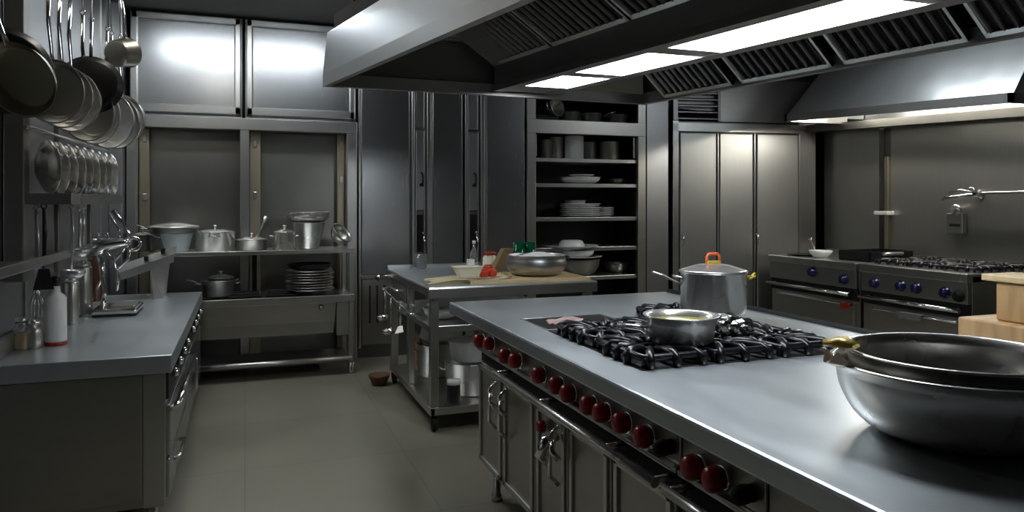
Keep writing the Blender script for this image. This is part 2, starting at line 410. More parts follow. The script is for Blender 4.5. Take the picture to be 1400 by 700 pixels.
# ------------------------------------------------------------------ refrigerator (three tall doors)
fx0, fx1 = PX(919, YB), PX(1097, YB - .1)
fr = thing('refrigerator', 'tall steel refrigerator with three narrow doors and louvred grille on top', 'refrigerator', (fx0, YB, 0), -math.atan2(.30, fx1 - fx0))
L = math.hypot(fx1 - fx0, .30)
B().box(0, L, .02, .5, .06, 2.42, .004).build('body', 'dark', fr)
def fu(px):   # pixel column -> distance along the turned front
    xc = (px - 700) / FPX; dx, dy = xc * CS + SN, CS - xc * SN
    a = fr.rotation_euler.z; # point fx0+u cos a, YB+u sin a on ray (dx,dy)
    return (YB * dx - fx0 * dy) / (math.cos(a) * dy - math.sin(a) * dx)
f = B(); f.box(0, fu(927), -.02, .03, .06, 2.42, .004); f.box(fu(1091), L, -.02, .03, .06, 2.42, .004); f.box(0, L, -.02, .03, 2.30, 2.40, .004); f.box(0, L, -.01, .03, .06, .22, .004)
f.build('frame', 'trim', fr)
for a, c_ in ((928, 979), (982, 1029), (1033, 1091)):
    dr = B().box(fu(a) + .01, fu(c_), -.015, .03, .24, 2.29, .012).build('door', 'splash', fr)
    B().box(fu(c_) + .004, fu(c_) + .022, -.03, .03, .24, 2.29, .005).build('stile', 'trim', fr)
for k, a in enumerate((929, 1030)):
    h = B(); u = fu(a) + .03; h.tube([(u, -.015, 1.02), (u, -.05, 1.03), (u, -.05, 1.13), (u, -.015, 1.14)], .008); h.build('handle', 'chrome', fr)
gr = B(); gr.box(fu(920), fu(981), .10, .12, 2.40, 2.86); gr.build('grille_backing', 'black', fr)
gr = B(); 
for k in range(6):
    z = 2.44 + k * .072
    gr.hexa([(fu(926), -.02, z), (fu(980), -.02, z), (fu(980), .08, z + .035), (fu(926), .08, z + .035)], [(fu(926), -.02, z + .012), (fu(980), -.02, z + .012), (fu(980), .08, z + .047), (fu(926), .08, z + .047)])
gr.box(fu(919), fu(926), -.03, .09, 2.42, 2.88, .004); gr.box(fu(980), fu(984), -.03, .09, 2.42, 2.88, .004)
gr.build('grille', 'dark', fr)
B().box(fu(984), L, -.012, .1, 2.42, 2.9).build('top_panel', 'body', fr)
# ================================================================== island
IX0, IX1, IY1, IY0, IZ = 1.07, 2.47, 3.96, .30, .945
it = thing('island_worktop', 'long brushed steel island worktop carrying the burner grates', 'worktop', ((IX0 + IX1) / 2, 2.1, IZ - .06))
B().box(IX0, IX1, IY0, IY1, IZ - .062, IZ, .010).build('slab', 'top', it, True)
b = B(); b.tube([(IX1 + .005, IY1 - .02, IZ + .005), (IX1 + .005, IY0, IZ + .005)], .014, 8)
b.build('edge_dark_gap', 'rubber', it, True)  # dark strip standing in for the black, shaded gap along this edge
GX0, GX1, GY0, GY1 = 1.23, 2.06, 2.12, 2.86
B().box(GX0 - .0, GX1 + .0, GY0 - .0, GY1 + .26, IZ - .002, IZ + .003, .002).build('burner_tray', 'black', it, True)
def burner(x, y, r=.052):
    q = B().lathe([(0, 0), (r, 0), (r, .012), (r * .8, .016), (r * .8, .022), (r * .62, .027), (0, .028)], 24, (x, y, IZ + .003))
    return q.build('burner', 'iron', it, True)
nx, ny = 3, 2
cw, cl = (GX1 - GX0) / nx, (GY1 - GY0) / ny
def grate_mesh(w, l):
    q = B(); r = .013; z = .036
    # round-ended frame, diagonal fingers and feet
    fr_ = [(-w / 2 + .02, -l / 2 + .02), (w / 2 - .02, -l / 2 + .02), (w / 2 - .02, l / 2 - .02), (-w / 2 + .02, l / 2 - .02)]
    pts = []
    for k, (x, y) in enumerate(fr_):
        nx_, ny_ = fr_[(k + 1) % 4]
        for s in range(6): pts.append((x + (nx_ - x) * s / 6, y + (ny_ - y) * s / 6, z - .004))
    q.tube(pts, r, 8, True)
    q.torus((0, 0, z - .002), .040, .007, 'Z', 20, 6)
    for k in range(12):
        a = 2 * PI * k / 12
        d = Vector((math.cos(a), math.sin(a), 0))
        t = min((w / 2 - .005) / max(1e-6, abs(d.x)), (l / 2 - .005) / max(1e-6, abs(d.y)))
        p0, p1 = d * .043, d * t
        q.tube([p0 + Vector((0, 0, z)), p0.lerp(p1, .4) + Vector((0, 0, z + .006)), p0.lerp(p1, .82) + Vector((0, 0, z + .004)), p1 + Vector((0, 0, z - .012)), p1 + Vector((0, 0, .002))], [.010, .014, .017, .018, .014], 8, flat=(1.0, 1.0))
    for x, y in fr_: q.tube([(x, y, 0), (x, y, z)], .010, 8)
    return q
gm = None
gl = [['nearest corner, beside the front control panel', 'middle of the near row', 'near row, beside the rear edge of the island'],
      ['far row, beside the front control panel', 'under the steel saucepan', 'far row, next to the tall stockpot']]
first = None
labs = {(0, 0): 'black cast iron burner grate, near corner beside the knob side of the island', (1, 0): 'black cast iron burner grate directly in front of the open saucepan',
        (2, 0): 'black cast iron burner grate, near corner farthest from the red knobs', (0, 1): 'black cast iron burner grate beside the griddle at the knob side',
        (1, 1): 'black cast iron burner grate with the steel saucepan standing on its edge', (2, 1): 'black cast iron burner grate in front of the lidded stockpot'}
for j in range(ny):
    for i in range(nx):
        x, y = GX0 + cw * (i + .5), GY0 + cl * (j + .5)
        burner(x, y)
        if first is None:
            first = tag(grate_mesh(cw, cl).build('burner_grate', 'iron'), labs[(i, j)], 'burner grate', 'burner grates on the island'); first.location = (x, y, IZ + .003)
        else: dup(first, labs[(i, j)], (x, y, IZ + .003))
burner(1.93, 3.0)
dup(first, 'black cast iron burner grate under the lidded stockpot', (1.93, GY1 + .16, IZ + .003), (0, 0, 0)).scale = (1.0, .84, 1)

# griddle with a cloth
g = thing('griddle', 'dark flat griddle plate set in the island beside the burners', 'griddle', (1.42, 3.06, IZ))
B().box(1.235, 1.64, 2.925, 3.235, IZ - .004, IZ + .004, .002).build('plate', 'pan', g, True)
b = B()
for a_ in ((1.225, 1.65, 2.915, 2.925), (1.225, 1.65, 3.235, 3.245), (1.225, 1.235, 2.925, 3.235), (1.64, 1.65, 2.925, 3.235)): b.box(a_[0], a_[1], a_[2], a_[3], IZ, IZ + .006, .001)
b.build('rim', 'trim', g, True)
b = B()
b.sheet(lambda u, v: (1.29 + .19 * u, 2.99 + .11 * v + .01 * math.sin(6 * u), IZ + .010 + .016 * abs(math.sin(4.2 * u + 2 * v)) * math.sin(PI * min(1, max(0, u))) + .006 * math.sin(9 * v)), 16, 10, .004)
tag(origin(b.build('dish_cloth', 'cloth'), (1.385, 3.045, IZ)), 'crumpled pink cloth lying on the dark griddle', 'cloth')

# ------------------------------------------------------------------ range units under the worktop
FX = 1.125                                     # their front plane (faces the aisle)
ZP0, ZP1 = .775, .880                           # knob panel
def knob(px, py, mat, parent, r=.030):
    p = P(px, py, X=FX - .03); y, z = p.y, p.z
    q = B(); prof = [(0, 0), (r * .9, 0), (r * .9, .005), (r * .80, .008), (r * .95, .014), (r, .024), (r * .97, .036), (r * .82, .047), (r * .5, .053), (0, .055)]
    mt = Matrix.Translation((FX - .004, y, z)) @ Matrix.Rotation(-PI / 2, 4, 'Y')
    q.lathe(prof, 20, (0, 0, 0), mt)
    k = q.build('knob', mat, parent, True); L0_ = root_loc(parent)
    for v in k.data.vertices: v.co.z = (z - L0_.z) + (v.co.z - (z - L0_.z)) * 1.14
    if mat == 'red':
        q = B(); q.lathe([(r * .95, 0), (r * 1.12, .002), (r * 1.10, .006), (r * .9, .007)], 20, (0, 0, 0), mt)
        q.tube([(FX - .02, y - r * .5, z + r * .92), (FX - .032, y, z + r * 1.06), (FX - .045, y + r * .4, z + r * .88)], .0032, 6)
        q.build('bezel', 'chrome', k).location = -root_loc(parent) if False else (0, 0, 0)
        kb = [c for c in kids(k)][0]; kb.data.transform(Matrix.Translation(-root_loc(parent)))
    else: k['label'] = 'black knob' if mat == 'black' else 'blue knob'
    return k
units = [('long', 1.722, 3.55, 'long steel range base under the island with two rows of red knobs'),
         ('mid', 1.372, 1.718, 'narrow steel range base under the island with two red knobs and one black'),
         ('near', .36, 1.368, 'steel range base under the near end of the island, beside the big mixing bowls')]
knobs = {'long': [(655, 466, 'red'), (668, 470, 'red'), (690, 487, 'red'), (704, 493, 'red'), (736, 513, 'red'), (760, 527, 'red'), (776, 538, 'red'), (804, 554, 'red'), (822, 564, 'red'), (849, 578, 'red'), (879, 597, 'red'), (906, 612, 'black')],
         'mid': [(946, 639, 'red'), (976, 655, 'red'), (1015, 676, 'black')], 'near': [(1100, 730, 'red'), (1190, 780, 'red')]}
UN = {}
for nm, y0, y1, lab in units:
    t = thing('island_range', lab, 'range', (FX + .5, (y0 + y1) / 2, 0), 0, 'range bases under the island'); UN[nm] = t
    B().box(FX + .02, IX1 - .06, y0, y1, .16, IZ - .064, .004).build('body', 'body', t, True)
    B().box(FX - .004, FX + .03, y0 + .002, y1 - .002, ZP0, ZP1, .005).build('control_panel', 'body', t, True)
    B().box(FX - .022, FX + .03, y0 + .002, y1 - .002, ZP0 - .018, ZP0, .006).build('drip_ledge', 'trim', t, True)
    B().box(FX + .005, FX + .03, y0 + .004, y1 - .004, .70, ZP0 - .018).build('vent_gap', 'black', t, True)
    for p in knobs[nm]: knob(p[0], p[1], p[2], t, .030 if p[2] == 'red' else .021)
    for yy in (y1 - .06, y0 + .06):
        for xx in (FX + .07, IX1 - .14):
            q = B().lathe([(0, .002), (.030, .002), (.030, .03), (.020, .05), (.020, .17), (0, .17)], 14, (xx, yy, 0)); q.build('leg', 'trim', t, True)
def oven_door(t, y0, y1, z0, z1, panels=1, w=.035):
    d = B(); d.box(FX - .01, FX + .02, y0, y1, z0, z1, .006); dd = d.build('door', 'body', t, True)
    L0 = root_loc(t)
    n = panels; pw = (y1 - y0) / n
    f = B()
    for k in range(n):
        a, c_ = y0 + k * pw + .012, y0 + (k + 1) * pw - .012
        f.box(FX - .020, FX - .008, a, c_, z1 - w, z1 - .01, .004); f.box(FX - .020, FX - .008, a, c_, z0 + .01, z0 + w, .004)
        f.box(FX - .020, FX - .008, a, a + w * .7, z0 + .01, z1 - .01, .004); f.box(FX - .020, FX - .008, c_ - w * .7, c_, z0 + .01, z1 - .01, .004)
    o = f.build('door_frame', 'trim', dd); o.data.transform(Matrix.Translation(-L0))
    return dd
def add_sub(q, name, mat, part, t):
    o = q.build(name, mat, part); o.data.transform(Matrix.Translation(-root_loc(t))); return o
t = UN['long']
ds = [(3.18, 3.53, 1), (2.78, 3.16, 1), (2.46, 2.76, 1), (2.12, 2.44, 1), (1.74, 2.10, 1)]
for k, (a, c_, n) in enumerate(ds):
    dd = oven_door(t, a, c_, .20, .70, n)
    if k in (0, 1, 2):
        q = B(); yy = a + .06 if k != 1 else c_ - .06
        q.tube([(FX - .02, yy, .66), (FX - .055, yy, .63), (FX - .055, yy, .48), (FX - .02, yy, .44)], .009)
        q.tube([(FX - .055, yy - .03, .62), (FX - .07, yy - .05, .59), (FX - .05, yy - .07, .56)], .012)
        add_sub(q, 'handle', 'chrome', dd, t)
    if k == 2:
        kk = B(); mt = Matrix.Translation((FX - .02, 2.66, .62)) @ Matrix.Rotation(-PI / 2, 4, 'Y')
        kk.lathe([(0, 0), (.024, 0), (.024, .02), (.018, .03), (0, .031)], 18, (0, 0, 0), mt); o = add_sub(kk, 'knob', 'red', dd, t); o['label'] = 'red knob'
        kk = B(); kk.tube([(FX - .02, 2.53, .62), (FX - .07, 2.52, .61), (FX - .085, 2.53, .56), (FX - .05, 2.54, .51)], [.016, .024, .026, .010], 12); add_sub(kk, 'latch', 'chrome', dd, t)
oven_door(UN['mid'], 1.38, 1.70, .20, .70); oven_door(UN['near'], .88, 1.355, .20, .70); oven_door(UN['near'], .38, .86, .20, .70)
# long rail in front of the oven doors
q = B()
RX = FX - .075
q.tube([(RX, 3.12, .735), (RX, 1.74, .735)], .014, 12)
for yy in (3.10, 2.6, 2.05, 1.76): q.tube([(FX + .01, yy, .74), (RX, yy, .735)], .010, 8)
q.build('handrail', 'pot', t, True)
q = B(); q.tube([(RX, 1.69, .735), (RX, 1.39, .735)], .014, 12)
for yy in (1.68, 1.40): q.tube([(FX + .01, yy, .74), (RX, yy, .735)], .010, 8)
q.build('handrail', 'pot', UN['mid'], True)
q = B(); q.tube([(RX, 1.34, .735), (RX, .40, .735)], .014, 12)
for yy in (1.32, .42): q.tube([(FX + .01, yy, .74), (RX, yy, .735)], .010, 8)
q.build('handrail', 'pot', UN['near'], True)

# ================================================================== island hood
HZ = 2.10
def hp(px, py, z): return P(px, py, Z=z)
FL, NL = Vector((.364, 3.75)), Vector((1.06, .45))          # rim corners in plan: far/near, knob side/other side
FR, NR = Vector((2.22, 3.80)), Vector((2.78, .45))
hood = thing('island_hood', 'huge steel extractor canopy hanging over the cooking island', 'hood', (1.6, 2.1, HZ))
def v3(p, z): return Vector((p.x, p.y, z))
ctr = (FL + NL + FR + NR) / 4
def inn(p, d):                                              # towards the middle of the rim
    return p + Vector((d if p.x < ctr.x else -d, d if p.y < ctr.y else -d))
def ring(corners_lo, corners_hi, th):
    """four thin walls between two rectangles"""
    q = B()
    for k in range(4):
        a, c_ = corners_lo[k], corners_lo[(k + 1) % 4]; a2, c2 = corners_hi[k], corners_hi[(k + 1) % 4]
        ai, ci = v3(inn(Vector((a.x, a.y)), th), a.z), v3(inn(Vector((c_.x, c_.y)), th), c_.z)
        a2i, c2i = v3(inn(Vector((a2.x, a2.y)), th), a2.z), v3(inn(Vector((c2.x, c2.y)), th), c2.z)
        q.hexa([a, c_, ci, ai], [a2, c2, c2i, a2i])
    return q
cor = [FL, FR, NR, NL]
ring([v3(p, HZ - .022) for p in cor], [v3(p, HZ + .04) for p in cor], .035).build('rim', 'rim', hood, True)
ring([v3(p, HZ + .04) for p in cor], [v3(inn(p, .02), 2.345) for p in cor], .012).build('side_skin', 'hoodskin', hood, True)
tp = [inn(p, .02) for p in cor]
q = B(); q.hexa([v3(p, 2.345) for p in tp], [v3(p, 2.36) for p in tp])
q2 = ring([v3(inn(p, .05), 2.36) for p in cor], [v3(inn(p, .05), 2.43) for p in cor], .02)
q2.build('top_rim', 'black', hood, True)
# roof, as two raised slopes with the filters hanging underneath
LB0, LB1 = Vector((1.25, 3.70)), Vector((1.615, 1.62))       # light channel, knob side edge (far, near)
RB0, RB1 = Vector((1.585, 3.72)), Vector((1.985, 1.62))
q = B()
RZ = 2.62
OL0, OL1 = FL + Vector((.45, -.02)), NL + Vector((.30, .3)); OR0, OR1 = FR + Vector((-.02, -.02)), NR + Vector((-.02, .3))
tp2 = [inn(p, .62) for p in cor]
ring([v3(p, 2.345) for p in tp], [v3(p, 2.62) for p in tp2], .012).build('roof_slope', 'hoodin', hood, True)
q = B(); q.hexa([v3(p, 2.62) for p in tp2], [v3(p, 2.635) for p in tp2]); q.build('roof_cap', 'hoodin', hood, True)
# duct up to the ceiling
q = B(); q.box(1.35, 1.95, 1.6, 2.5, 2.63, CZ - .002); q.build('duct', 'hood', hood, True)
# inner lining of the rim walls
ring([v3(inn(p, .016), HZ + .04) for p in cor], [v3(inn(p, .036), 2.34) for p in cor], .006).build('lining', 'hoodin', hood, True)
def along(a, b_, y):                                        # point of the plan line a-b_ at depth y
    return a + (b_ - a) * ((y - a.y) / (b_.y - a.y))
# light channel
q = B(); LB1e, RB1e = along(LB0, LB1, .80), along(RB0, RB1, .80)
q.hexa([v3(LB0, 2.125), v3(RB0, 2.125), v3(RB1e, 2.125), v3(LB1e, 2.125)], [v3(LB0, 2.24), v3(RB0, 2.24), v3(RB1e, 2.24), v3(LB1e, 2.24)])
q.build('light_channel', 'hood', hood, True)
pan = [(3.50, 3.16), (3.06, 2.56), (2.45, 1.64)]
def strip(y0, y1, a, c_, z0, z1, q):
    pts = []
    for y, s in ((y0, a), (y0, c_), (y1, c_), (y1, a)):
        l, r = along(LB0, LB1, y), along(RB0, RB1, y); p = l + (r - l) * s; pts.append(p)
    return q.hexa([v3(p, z0) for p in pts], [v3(p, z1) for p in pts])
q = B()
strip(3.70, .82, -.02, .15, 2.094, 2.126, q); strip(3.70, .82, .85, 1.05, 2.094, 2.126, q)
for a, c_ in ((3.70, 3.50), (3.16, 3.06), (2.56, 2.45), (1.64, 1.40)): strip(a, c_, .0, 1.0, 2.098, 2.126, q)
q.build('light_frame', 'rim', hood, True)
for a, c_ in pan:
    q = B(); strip(a, c_, .16, .84, 2.102, 2.124, q); q.build('lamp', 'lamp', hood, True)
# filters
def filt(y0, y1, lo, hi, zlo, zhi, nb):
    def pt(y, s, n=0.0):
        a, c_ = lo(y), hi(y); p = a + (c_ - a) * s
        d = Vector((c_.x - a.x, zhi - zlo)).normalized(); nrm = Vector((d.y, -d.x))
        if nrm.y > 0: nrm = -nrm
        return Vector((p.x + nrm.x * n, p.y, zlo + (zhi - zlo) * s + nrm.y * n))
    def slab(ya, yb, s0, s1, n0, n1, q): q.hexa([pt(ya, s0, n0), pt(ya, s1, n0), pt(yb, s1, n0), pt(yb, s0, n0)], [pt(ya, s0, n1), pt(ya, s1, n1), pt(yb, s1, n1), pt(yb, s0, n1)])
    q = B(); slab(y0, y1, 0, 1, -.012, -.004, q); f = q.build('filter', 'black', hood, True)
    q = B(); st = (y1 - y0) / nb
    for k in range(nb):
        ya = y0 + st * (k + .12); yb = y0 + st * (k + .62); ym = (ya + yb) / 2
        q.hexa([pt(ya, .05, 0), pt(ya, .95, 0), pt(yb, .95, 0), pt(yb, .05, 0)], [pt(ya, .05, .002), pt(ya, .95, .002), pt(yb, .95, .022), pt(yb, .05, .022)])
    for s0, s1 in ((0, .05), (.95, 1)): slab(y0, y1, s0, s1, -.002, .014, q)
    slab(y0, y0 + .012 * (1 if y1 > y0 else -1), 0, 1, -.002, .014, q); slab(y1 - .012 * (1 if y1 > y0 else -1), y1, 0, 1, -.002, .014, q)
    q.data = None if False else None
    o = q.build('baffles', 'filt', f); o.data.transform(Matrix.Translation(-root_loc(hood)))
ll = lambda y: along(LB0, LB1, y) + Vector((-.015, 0)); lh = lambda y: along(LB0, LB1, y) + Vector((-.40, 0))
rl = lambda y: along(FR, NR, y) + Vector((-.05, 0)); rh = lambda y: along(FR, NR, y) + Vector((-.34, 0))
for k in range(5): filt(3.66 - k * .56, 3.66 - k * .56 - .545, ll, lh, 2.23, 2.50, 12)
for k in range(5): filt(3.55 - k * .56, 3.55 - k * .56 - .50, rl, rh, 2.095, 2.38, 11)
q = B(); a = inn(FR, .045)
q.box(1.60, a.x, 3.735, 3.745, 2.135, 2.36); q.build('end_panel', 'beige', hood, True)
q = B(); q.torus((.50, 3.55, 2.46), .045, .008, 'X'); q.cyl((.50, 3.55, 2.41), (.50, 3.55, 2.425), .012); q.build('lifting_eye', 'black', hood, True)

# ================================================================== range hood on the far wall side
y0h, y1h = 6.30, 3.86
rh_ = thing('wall_hood', 'sloped steel wall hood above the range with blue knobs', 'hood', (5.9, 5.0, 2.3))
zf, zn = 2.36, 2.25
q = B()
co_ = [Vector(p) for p in ((6.44, y0h, zf + .06), (5.40, y0h, zf + .06), (5.40, y1h, zn + .06), (6.44, y1h, zn + .06))]
ct_ = [Vector(p) for p in ((6.44, y0h - .12, 3.1), (5.95, y0h - .12, 3.1), (5.95, y1h + .02, 3.1), (6.44, y1h + .02, 3.1))]
for k, o_ in ((0, (0, -.02, 0)), (1, (.025, 0, 0)), (2, (0, .02, 0))):
    o_ = Vector(o_); q.hexa([co_[k], co_[k + 1], co_[k + 1] + o_, co_[k] + o_], [ct_[k], ct_[k + 1], ct_[k + 1] + o_, ct_[k] + o_])
q.box(5.96, 6.44, y1h + .03, y0h - .13, 3.08, 3.1)
q.build('canopy', 'hood', rh_, True)
q = B()
q.hexa([(5.385, y0h, zf), (5.42, y0h, zf), (5.42, y1h, zn), (5.385, y1h, zn)], [(5.385, y0h, zf + .075), (5.42, y0h, zf + .075), (5.42, y1h, zn + .075), (5.385, y1h, zn + .075)])
q.hexa([(5.385, y0h, zf), (6.2, y0h, zf), (6.2, y0h - .03, zf), (5.385, y0h - .03, zf)], [(5.385, y0h, zf + .075), (6.2, y0h, zf + .075), (6.2, y0h - .03, zf + .075), (5.385, y0h - .03, zf + .075)])
q.build('lip', 'trim', rh_, True)
q = B(); q.hexa([(5.385, y1h, zn), (6.44, y1h, zn), (6.44, y1h + .03, zn), (5.385, y1h + .03, zn)], [(5.385, y1h, zn + .075), (6.44, y1h, zn + .075), (6.44, y1h + .03, zn + .075), (5.385, y1h + .03, zn + .075)])
q.build('end_lip', 'body', rh_, True)
q = B(); q.hexa([(6.12, 6.9, 2.32), (6.30, 6.9, 2.32), (6.30, 3.6, 2.20), (6.12, 3.6, 2.20)], [(6.12, 6.9, 2.40), (6.30, 6.9, 2.40), (6.30, 3.6, 2.28), (6.12, 3.6, 2.28)])
q.build('back_rail', 'hoodin', rh_, True)
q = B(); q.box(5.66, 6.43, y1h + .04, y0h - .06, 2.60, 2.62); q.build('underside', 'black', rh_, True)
q = B(); q.tube([(6.0, y0h - .25, 2.47), (6.0, y1h + .2, 2.47)], .022, 10); q.build('lamp_tube', 'tube', rh_, True)
q = B(); q.box(5.95, 6.05, y1h + .15, y0h - .2, 2.50, 2.6); q.build('lamp_housing', 'hoodin', rh_, True)

# ------------------------------------------------------------------ ranges on the far side
RF, RZ_ = 5.5, .92
ysm = PY(1174, RF)
rk = [[(1108, 372), (1151, 382)], [(1193, 387), (1229, 391), (1250, 394), (1289, 400), (1308, 405)]]
for k, (y0, y1, lab) in enumerate(((ysm + .02, 6.69, 'steel range with two blue knobs, next to the refrigerator'), (4.29, ysm - .02, 'steel range with a row of blue knobs under the wall faucet'))):
    t = thing('wall_range', lab, 'range', (RF + .45, (y0 + y1) / 2, 0), 0, 'ranges along the far side wall')
    B().box(RF + .04, 6.32, y0, y1, .12, RZ_ - .02, .004).build('body', 'body', t, True)
    B().box(RF - .02, 6.33, y0, y1, RZ_ - .075, RZ_, .008).build('top', 'trim', t, True)
    B().box(RF + .0, RF + .05, y0 + .01, y1 - .01, RZ_ - .25, RZ_ - .078, .006).build('control_panel', 'body', t, True)
    for kp in rk[k]:
        p = P(kp[0], kp[1], X=RF - .03)
        q = B(); mt = Matrix.Translation((RF, p.y, p.z)) @ Matrix.Rotation(-PI / 2, 4, 'Y')
        q.lathe([(0, 0), (.050, 0), (.050, .008), (.038, .012), (.040, .035), (.030, .05), (0, .052)], 18, (0, 0, 0), mt)
        q.box(RF - .062, RF - .048, p.y - .008, p.y + .008, p.z - .036, p.z + .036, .003)
        q.build('knob', 'blue' if kp[0] < 1300 else 'black', t, True)
    zr = P(1320, 427, X=RF - .08).z
    q = B(); q.tube([(RF - .08, y0 + .02, zr), (RF - .08, y1 - .06, zr)], .018, 10)
    for yy in (y0 + .08, y1 - .12): q.tube([(RF + .04, yy, zr + .01), (RF - .08, yy, zr)], .012, 8)
    q.build('handrail', 'chrome', t, True)
    B().box(RF + .02, RF + .06, y0 + .01, y1 - .01, zr - .07, RZ_ - .25).build('vent_gap', 'black', t, True)
    a = y0 + .05
    dd = B().box(RF + .005, RF + .05, y0 + .04, y1 - .10, .20, zr - .085, .012).build('door', 'body', t, True)
    q = B(); q.tube([(RF + .005, y0 + .07, zr - .10), (RF - .035, y0 + .10, zr - .105), (RF - .035, y1 - .18, zr - .105), (RF + .005, y1 - .14, zr - .10)], .012, 8)
    o = q.build('handle', 'chrome', dd); o.data.transform(Matrix.Translation(-root_loc(t)))
    for yy in (y0 + .06, y1 - .08):
        for xx in (RF + .10, 6.24): B().lathe([(0, .002), (.028, .002), (.028, .03), (.02, .05), (.02, .13), (0, .13)], 12, (xx, yy, 0)).build('leg', 'trim', t, True)
    q = B(); q.box(6.30, 6.338, y0, y1, RZ_, RZ_ + .05, .006); q.build('backguard', 'trim', t, True)
y0, y1 = 4.33, ysm - .05
n = 3; cw2, cl2 = .36, (y1 - y0) / n
firstr = None
for j in range(n):
    for i in range(2):
        x, y = RF + .12 + cw2 * (i + .5), y0 + cl2 * (j + .5)
        lab = 'black burner grate on the wall range, %s row, %s' % (('front', 'back')[i], ('at the end near the wooden blocks', 'in the middle of the range', 'next to the black roasting pan')[j])
        if firstr is None:
            q = grate_mesh(cw2, cl2); firstr = tag(q.build('burner_grate', 'iron'), lab, 'burner grate', 'burner grates on the wall range'); firstr.location = (x, y, RZ_ + .001)
        else: dup(firstr, lab, (x, y, RZ_ + .001))
# black roasting pan with a pale end and a bowl with a spoon on the first range
p = P(1185, 345, Z=RZ_)
t = thing('roasting_pan', 'black rectangular roasting pan on the wall range', 'pan', (5.98, 5.68, RZ_))
q = B()
q.box(-.28, .28, -.20, .20, 0, .012, .004); q.box(-.28, -.265, -.20, .20, 0, .10, .004); q.box(.265, .28, -.2, .2, 0, .10, .004); q.box(-.28, .28, -.2, -.185, 0, .10, .004); q.box(-.28, .28, .185, .20, 0, .10, .004)
q.build('tray', 'pan', t); q = B(); q.tube([(-.12, .20, .07), (-.10, .235, .08), (.10, .235, .08), (.12, .20, .07)], .016, 8); q.build('handle', 'pot', t)
q = B(); q.tube([(-.12, -.2, .07), (-.10, -.235, .08), (.10, -.235, .08), (.12, -.2, .07)], .016, 8); q.build('handle', 'pot', t)
t = thing('serving_bowl', 'small white bowl with a spoon on the end of the wall range', 'bowl', (5.72, 6.15, RZ_))
q = B(); q.lathe([(0, 0), (.07, 0), (.11, .05), (.12, .075), (.112, .075), (.10, .05), (.06, .012), (0, .012)], 28); q.build('bowl', 'white', t)
t = tag(B().tube([(.0, 0, .02), (-.02, .06, .08), (-.04, .10, .17), (-.045, .11, .20)], [.007, .007, .012, .03], 10, flat=(1, .35)).build('serving_spoon', 'pot'), 'steel spoon standing up in the small white bowl', 'spoon'); t.location = (5.72, 6.15, RZ_)
t = tag(B().lathe([(0, 0), (.085, 0), (.16, .012), (.165, .018), (.08, .010), (0, .010)], 28).build('dark_plate', 'pan'), 'dark round plate on the wall range beside the white bowl', 'plate'); t.location = (5.75, 6.45, RZ_)
# cloths on the far oven handles
def hang_cloth(name, lab, mat, y, w, h, x=RF - .06):
    q = B(); zr_ = P(1320, 427, X=RF - .08).z - .105
    def fn(u, v):
        s = (v - .35) * h; 
        yy = y + (u - .5) * w
        if s < 0: return (x + .05 + .004 * math.sin(9 * u), yy, zr_ + .018 + s)
        return (x - .0 + .012 * math.sin(11 * u) , yy, zr_ + .018 - s)
    q.sheet(fn, 12, 12, .004)
    return tag(origin(q.build(name, mat), (x, y, zr_)), lab, 'cloth')
hang_cloth('oven_towel', 'small red towel hung on the oven handle next to the refrigerator', 'redfood', PY(1156, RF - .05), .10, .10)
hang_cloth('oven_towel', 'grey towel hung on the long oven handle of the wall range', 'greycloth', PY(1245, RF - .05), .22, .09)
# pot filler faucet and control box on the splash wall
xw = 6.338
pa, pb = P(1308, 268, X=xw - .1), P(1330, 268, X=xw - .05)
t = thing('pot_filler', 'long jointed chrome wall faucet on the steel splash wall', 'faucet', tuple(P(1340, 266, X=xw)))
q = B(); q.lathe([(0, 0), (.045, 0), (.045, .012), (.02, .02), (.02, .10), (0, .10)], 16, (0, 0, 0), Matrix.Rotation(-PI / 2, 4, 'Y')); q.build('mount', 'chrome', t)
q = B(); q.tube([(-.09, 0, 0), (-.11, -.12, .012), (-.10, -.6, .018), (-.10, -.95, .012)], .014, 8); q.build('arm', 'chrome', t)
q = B(); q.tube([(-.09, .0, -.0), (-.12, .14, -.02), (-.13, .26, -.03), (-.13, .28, -.05)], [.022, .018, .018, .014], 8); q.torus((-.09, .02, .03), .035, .006, 'X'); q.build('spout', 'chrome', t)
q = B(); q.tube([(-.10, -.02, .02), (-.12, .10, .045), (-.12, .22, .02)], .008, 8); q.build('lever', 'chrome', t)
pc = P(1311, 303, X=xw)
t = thing('control_box', 'small steel control box with round dial on the splash wall', 'control box', tuple(pc))
B().box(-.06, 0, -.085, .085, -.115, .08, .01).build('housing', 'trim', t)
B().box(-.066, -.058, -.06, .05, -.045, -.02, .003).build('slot', 'black', t)
q = B(); q.lathe([(0, 0), (.055, 0), (.055, .02), (.04, .03), (0, .03)], 20, (0, 0, 0), Matrix.Translation((-.05, -.02, .11)) @ Matrix.Rotation(-PI / 2, 4, 'Y')); q.box(-.05, 0, -.075, .035, .06, .14, .008); q.build('dial', 'pot', t)
# shelf bracket in the wall gap
q = B(); yy = PY(1213, 6.3); q.box(6.24, 6.38, yy - .05, yy + .12, 1.37, 1.41, .006)
tag(origin(q.build('bracket_shelf', 'white'), (6.31, yy, 1.37)), 'small pale bracket in the dark gap beside the splash wall', 'bracket')
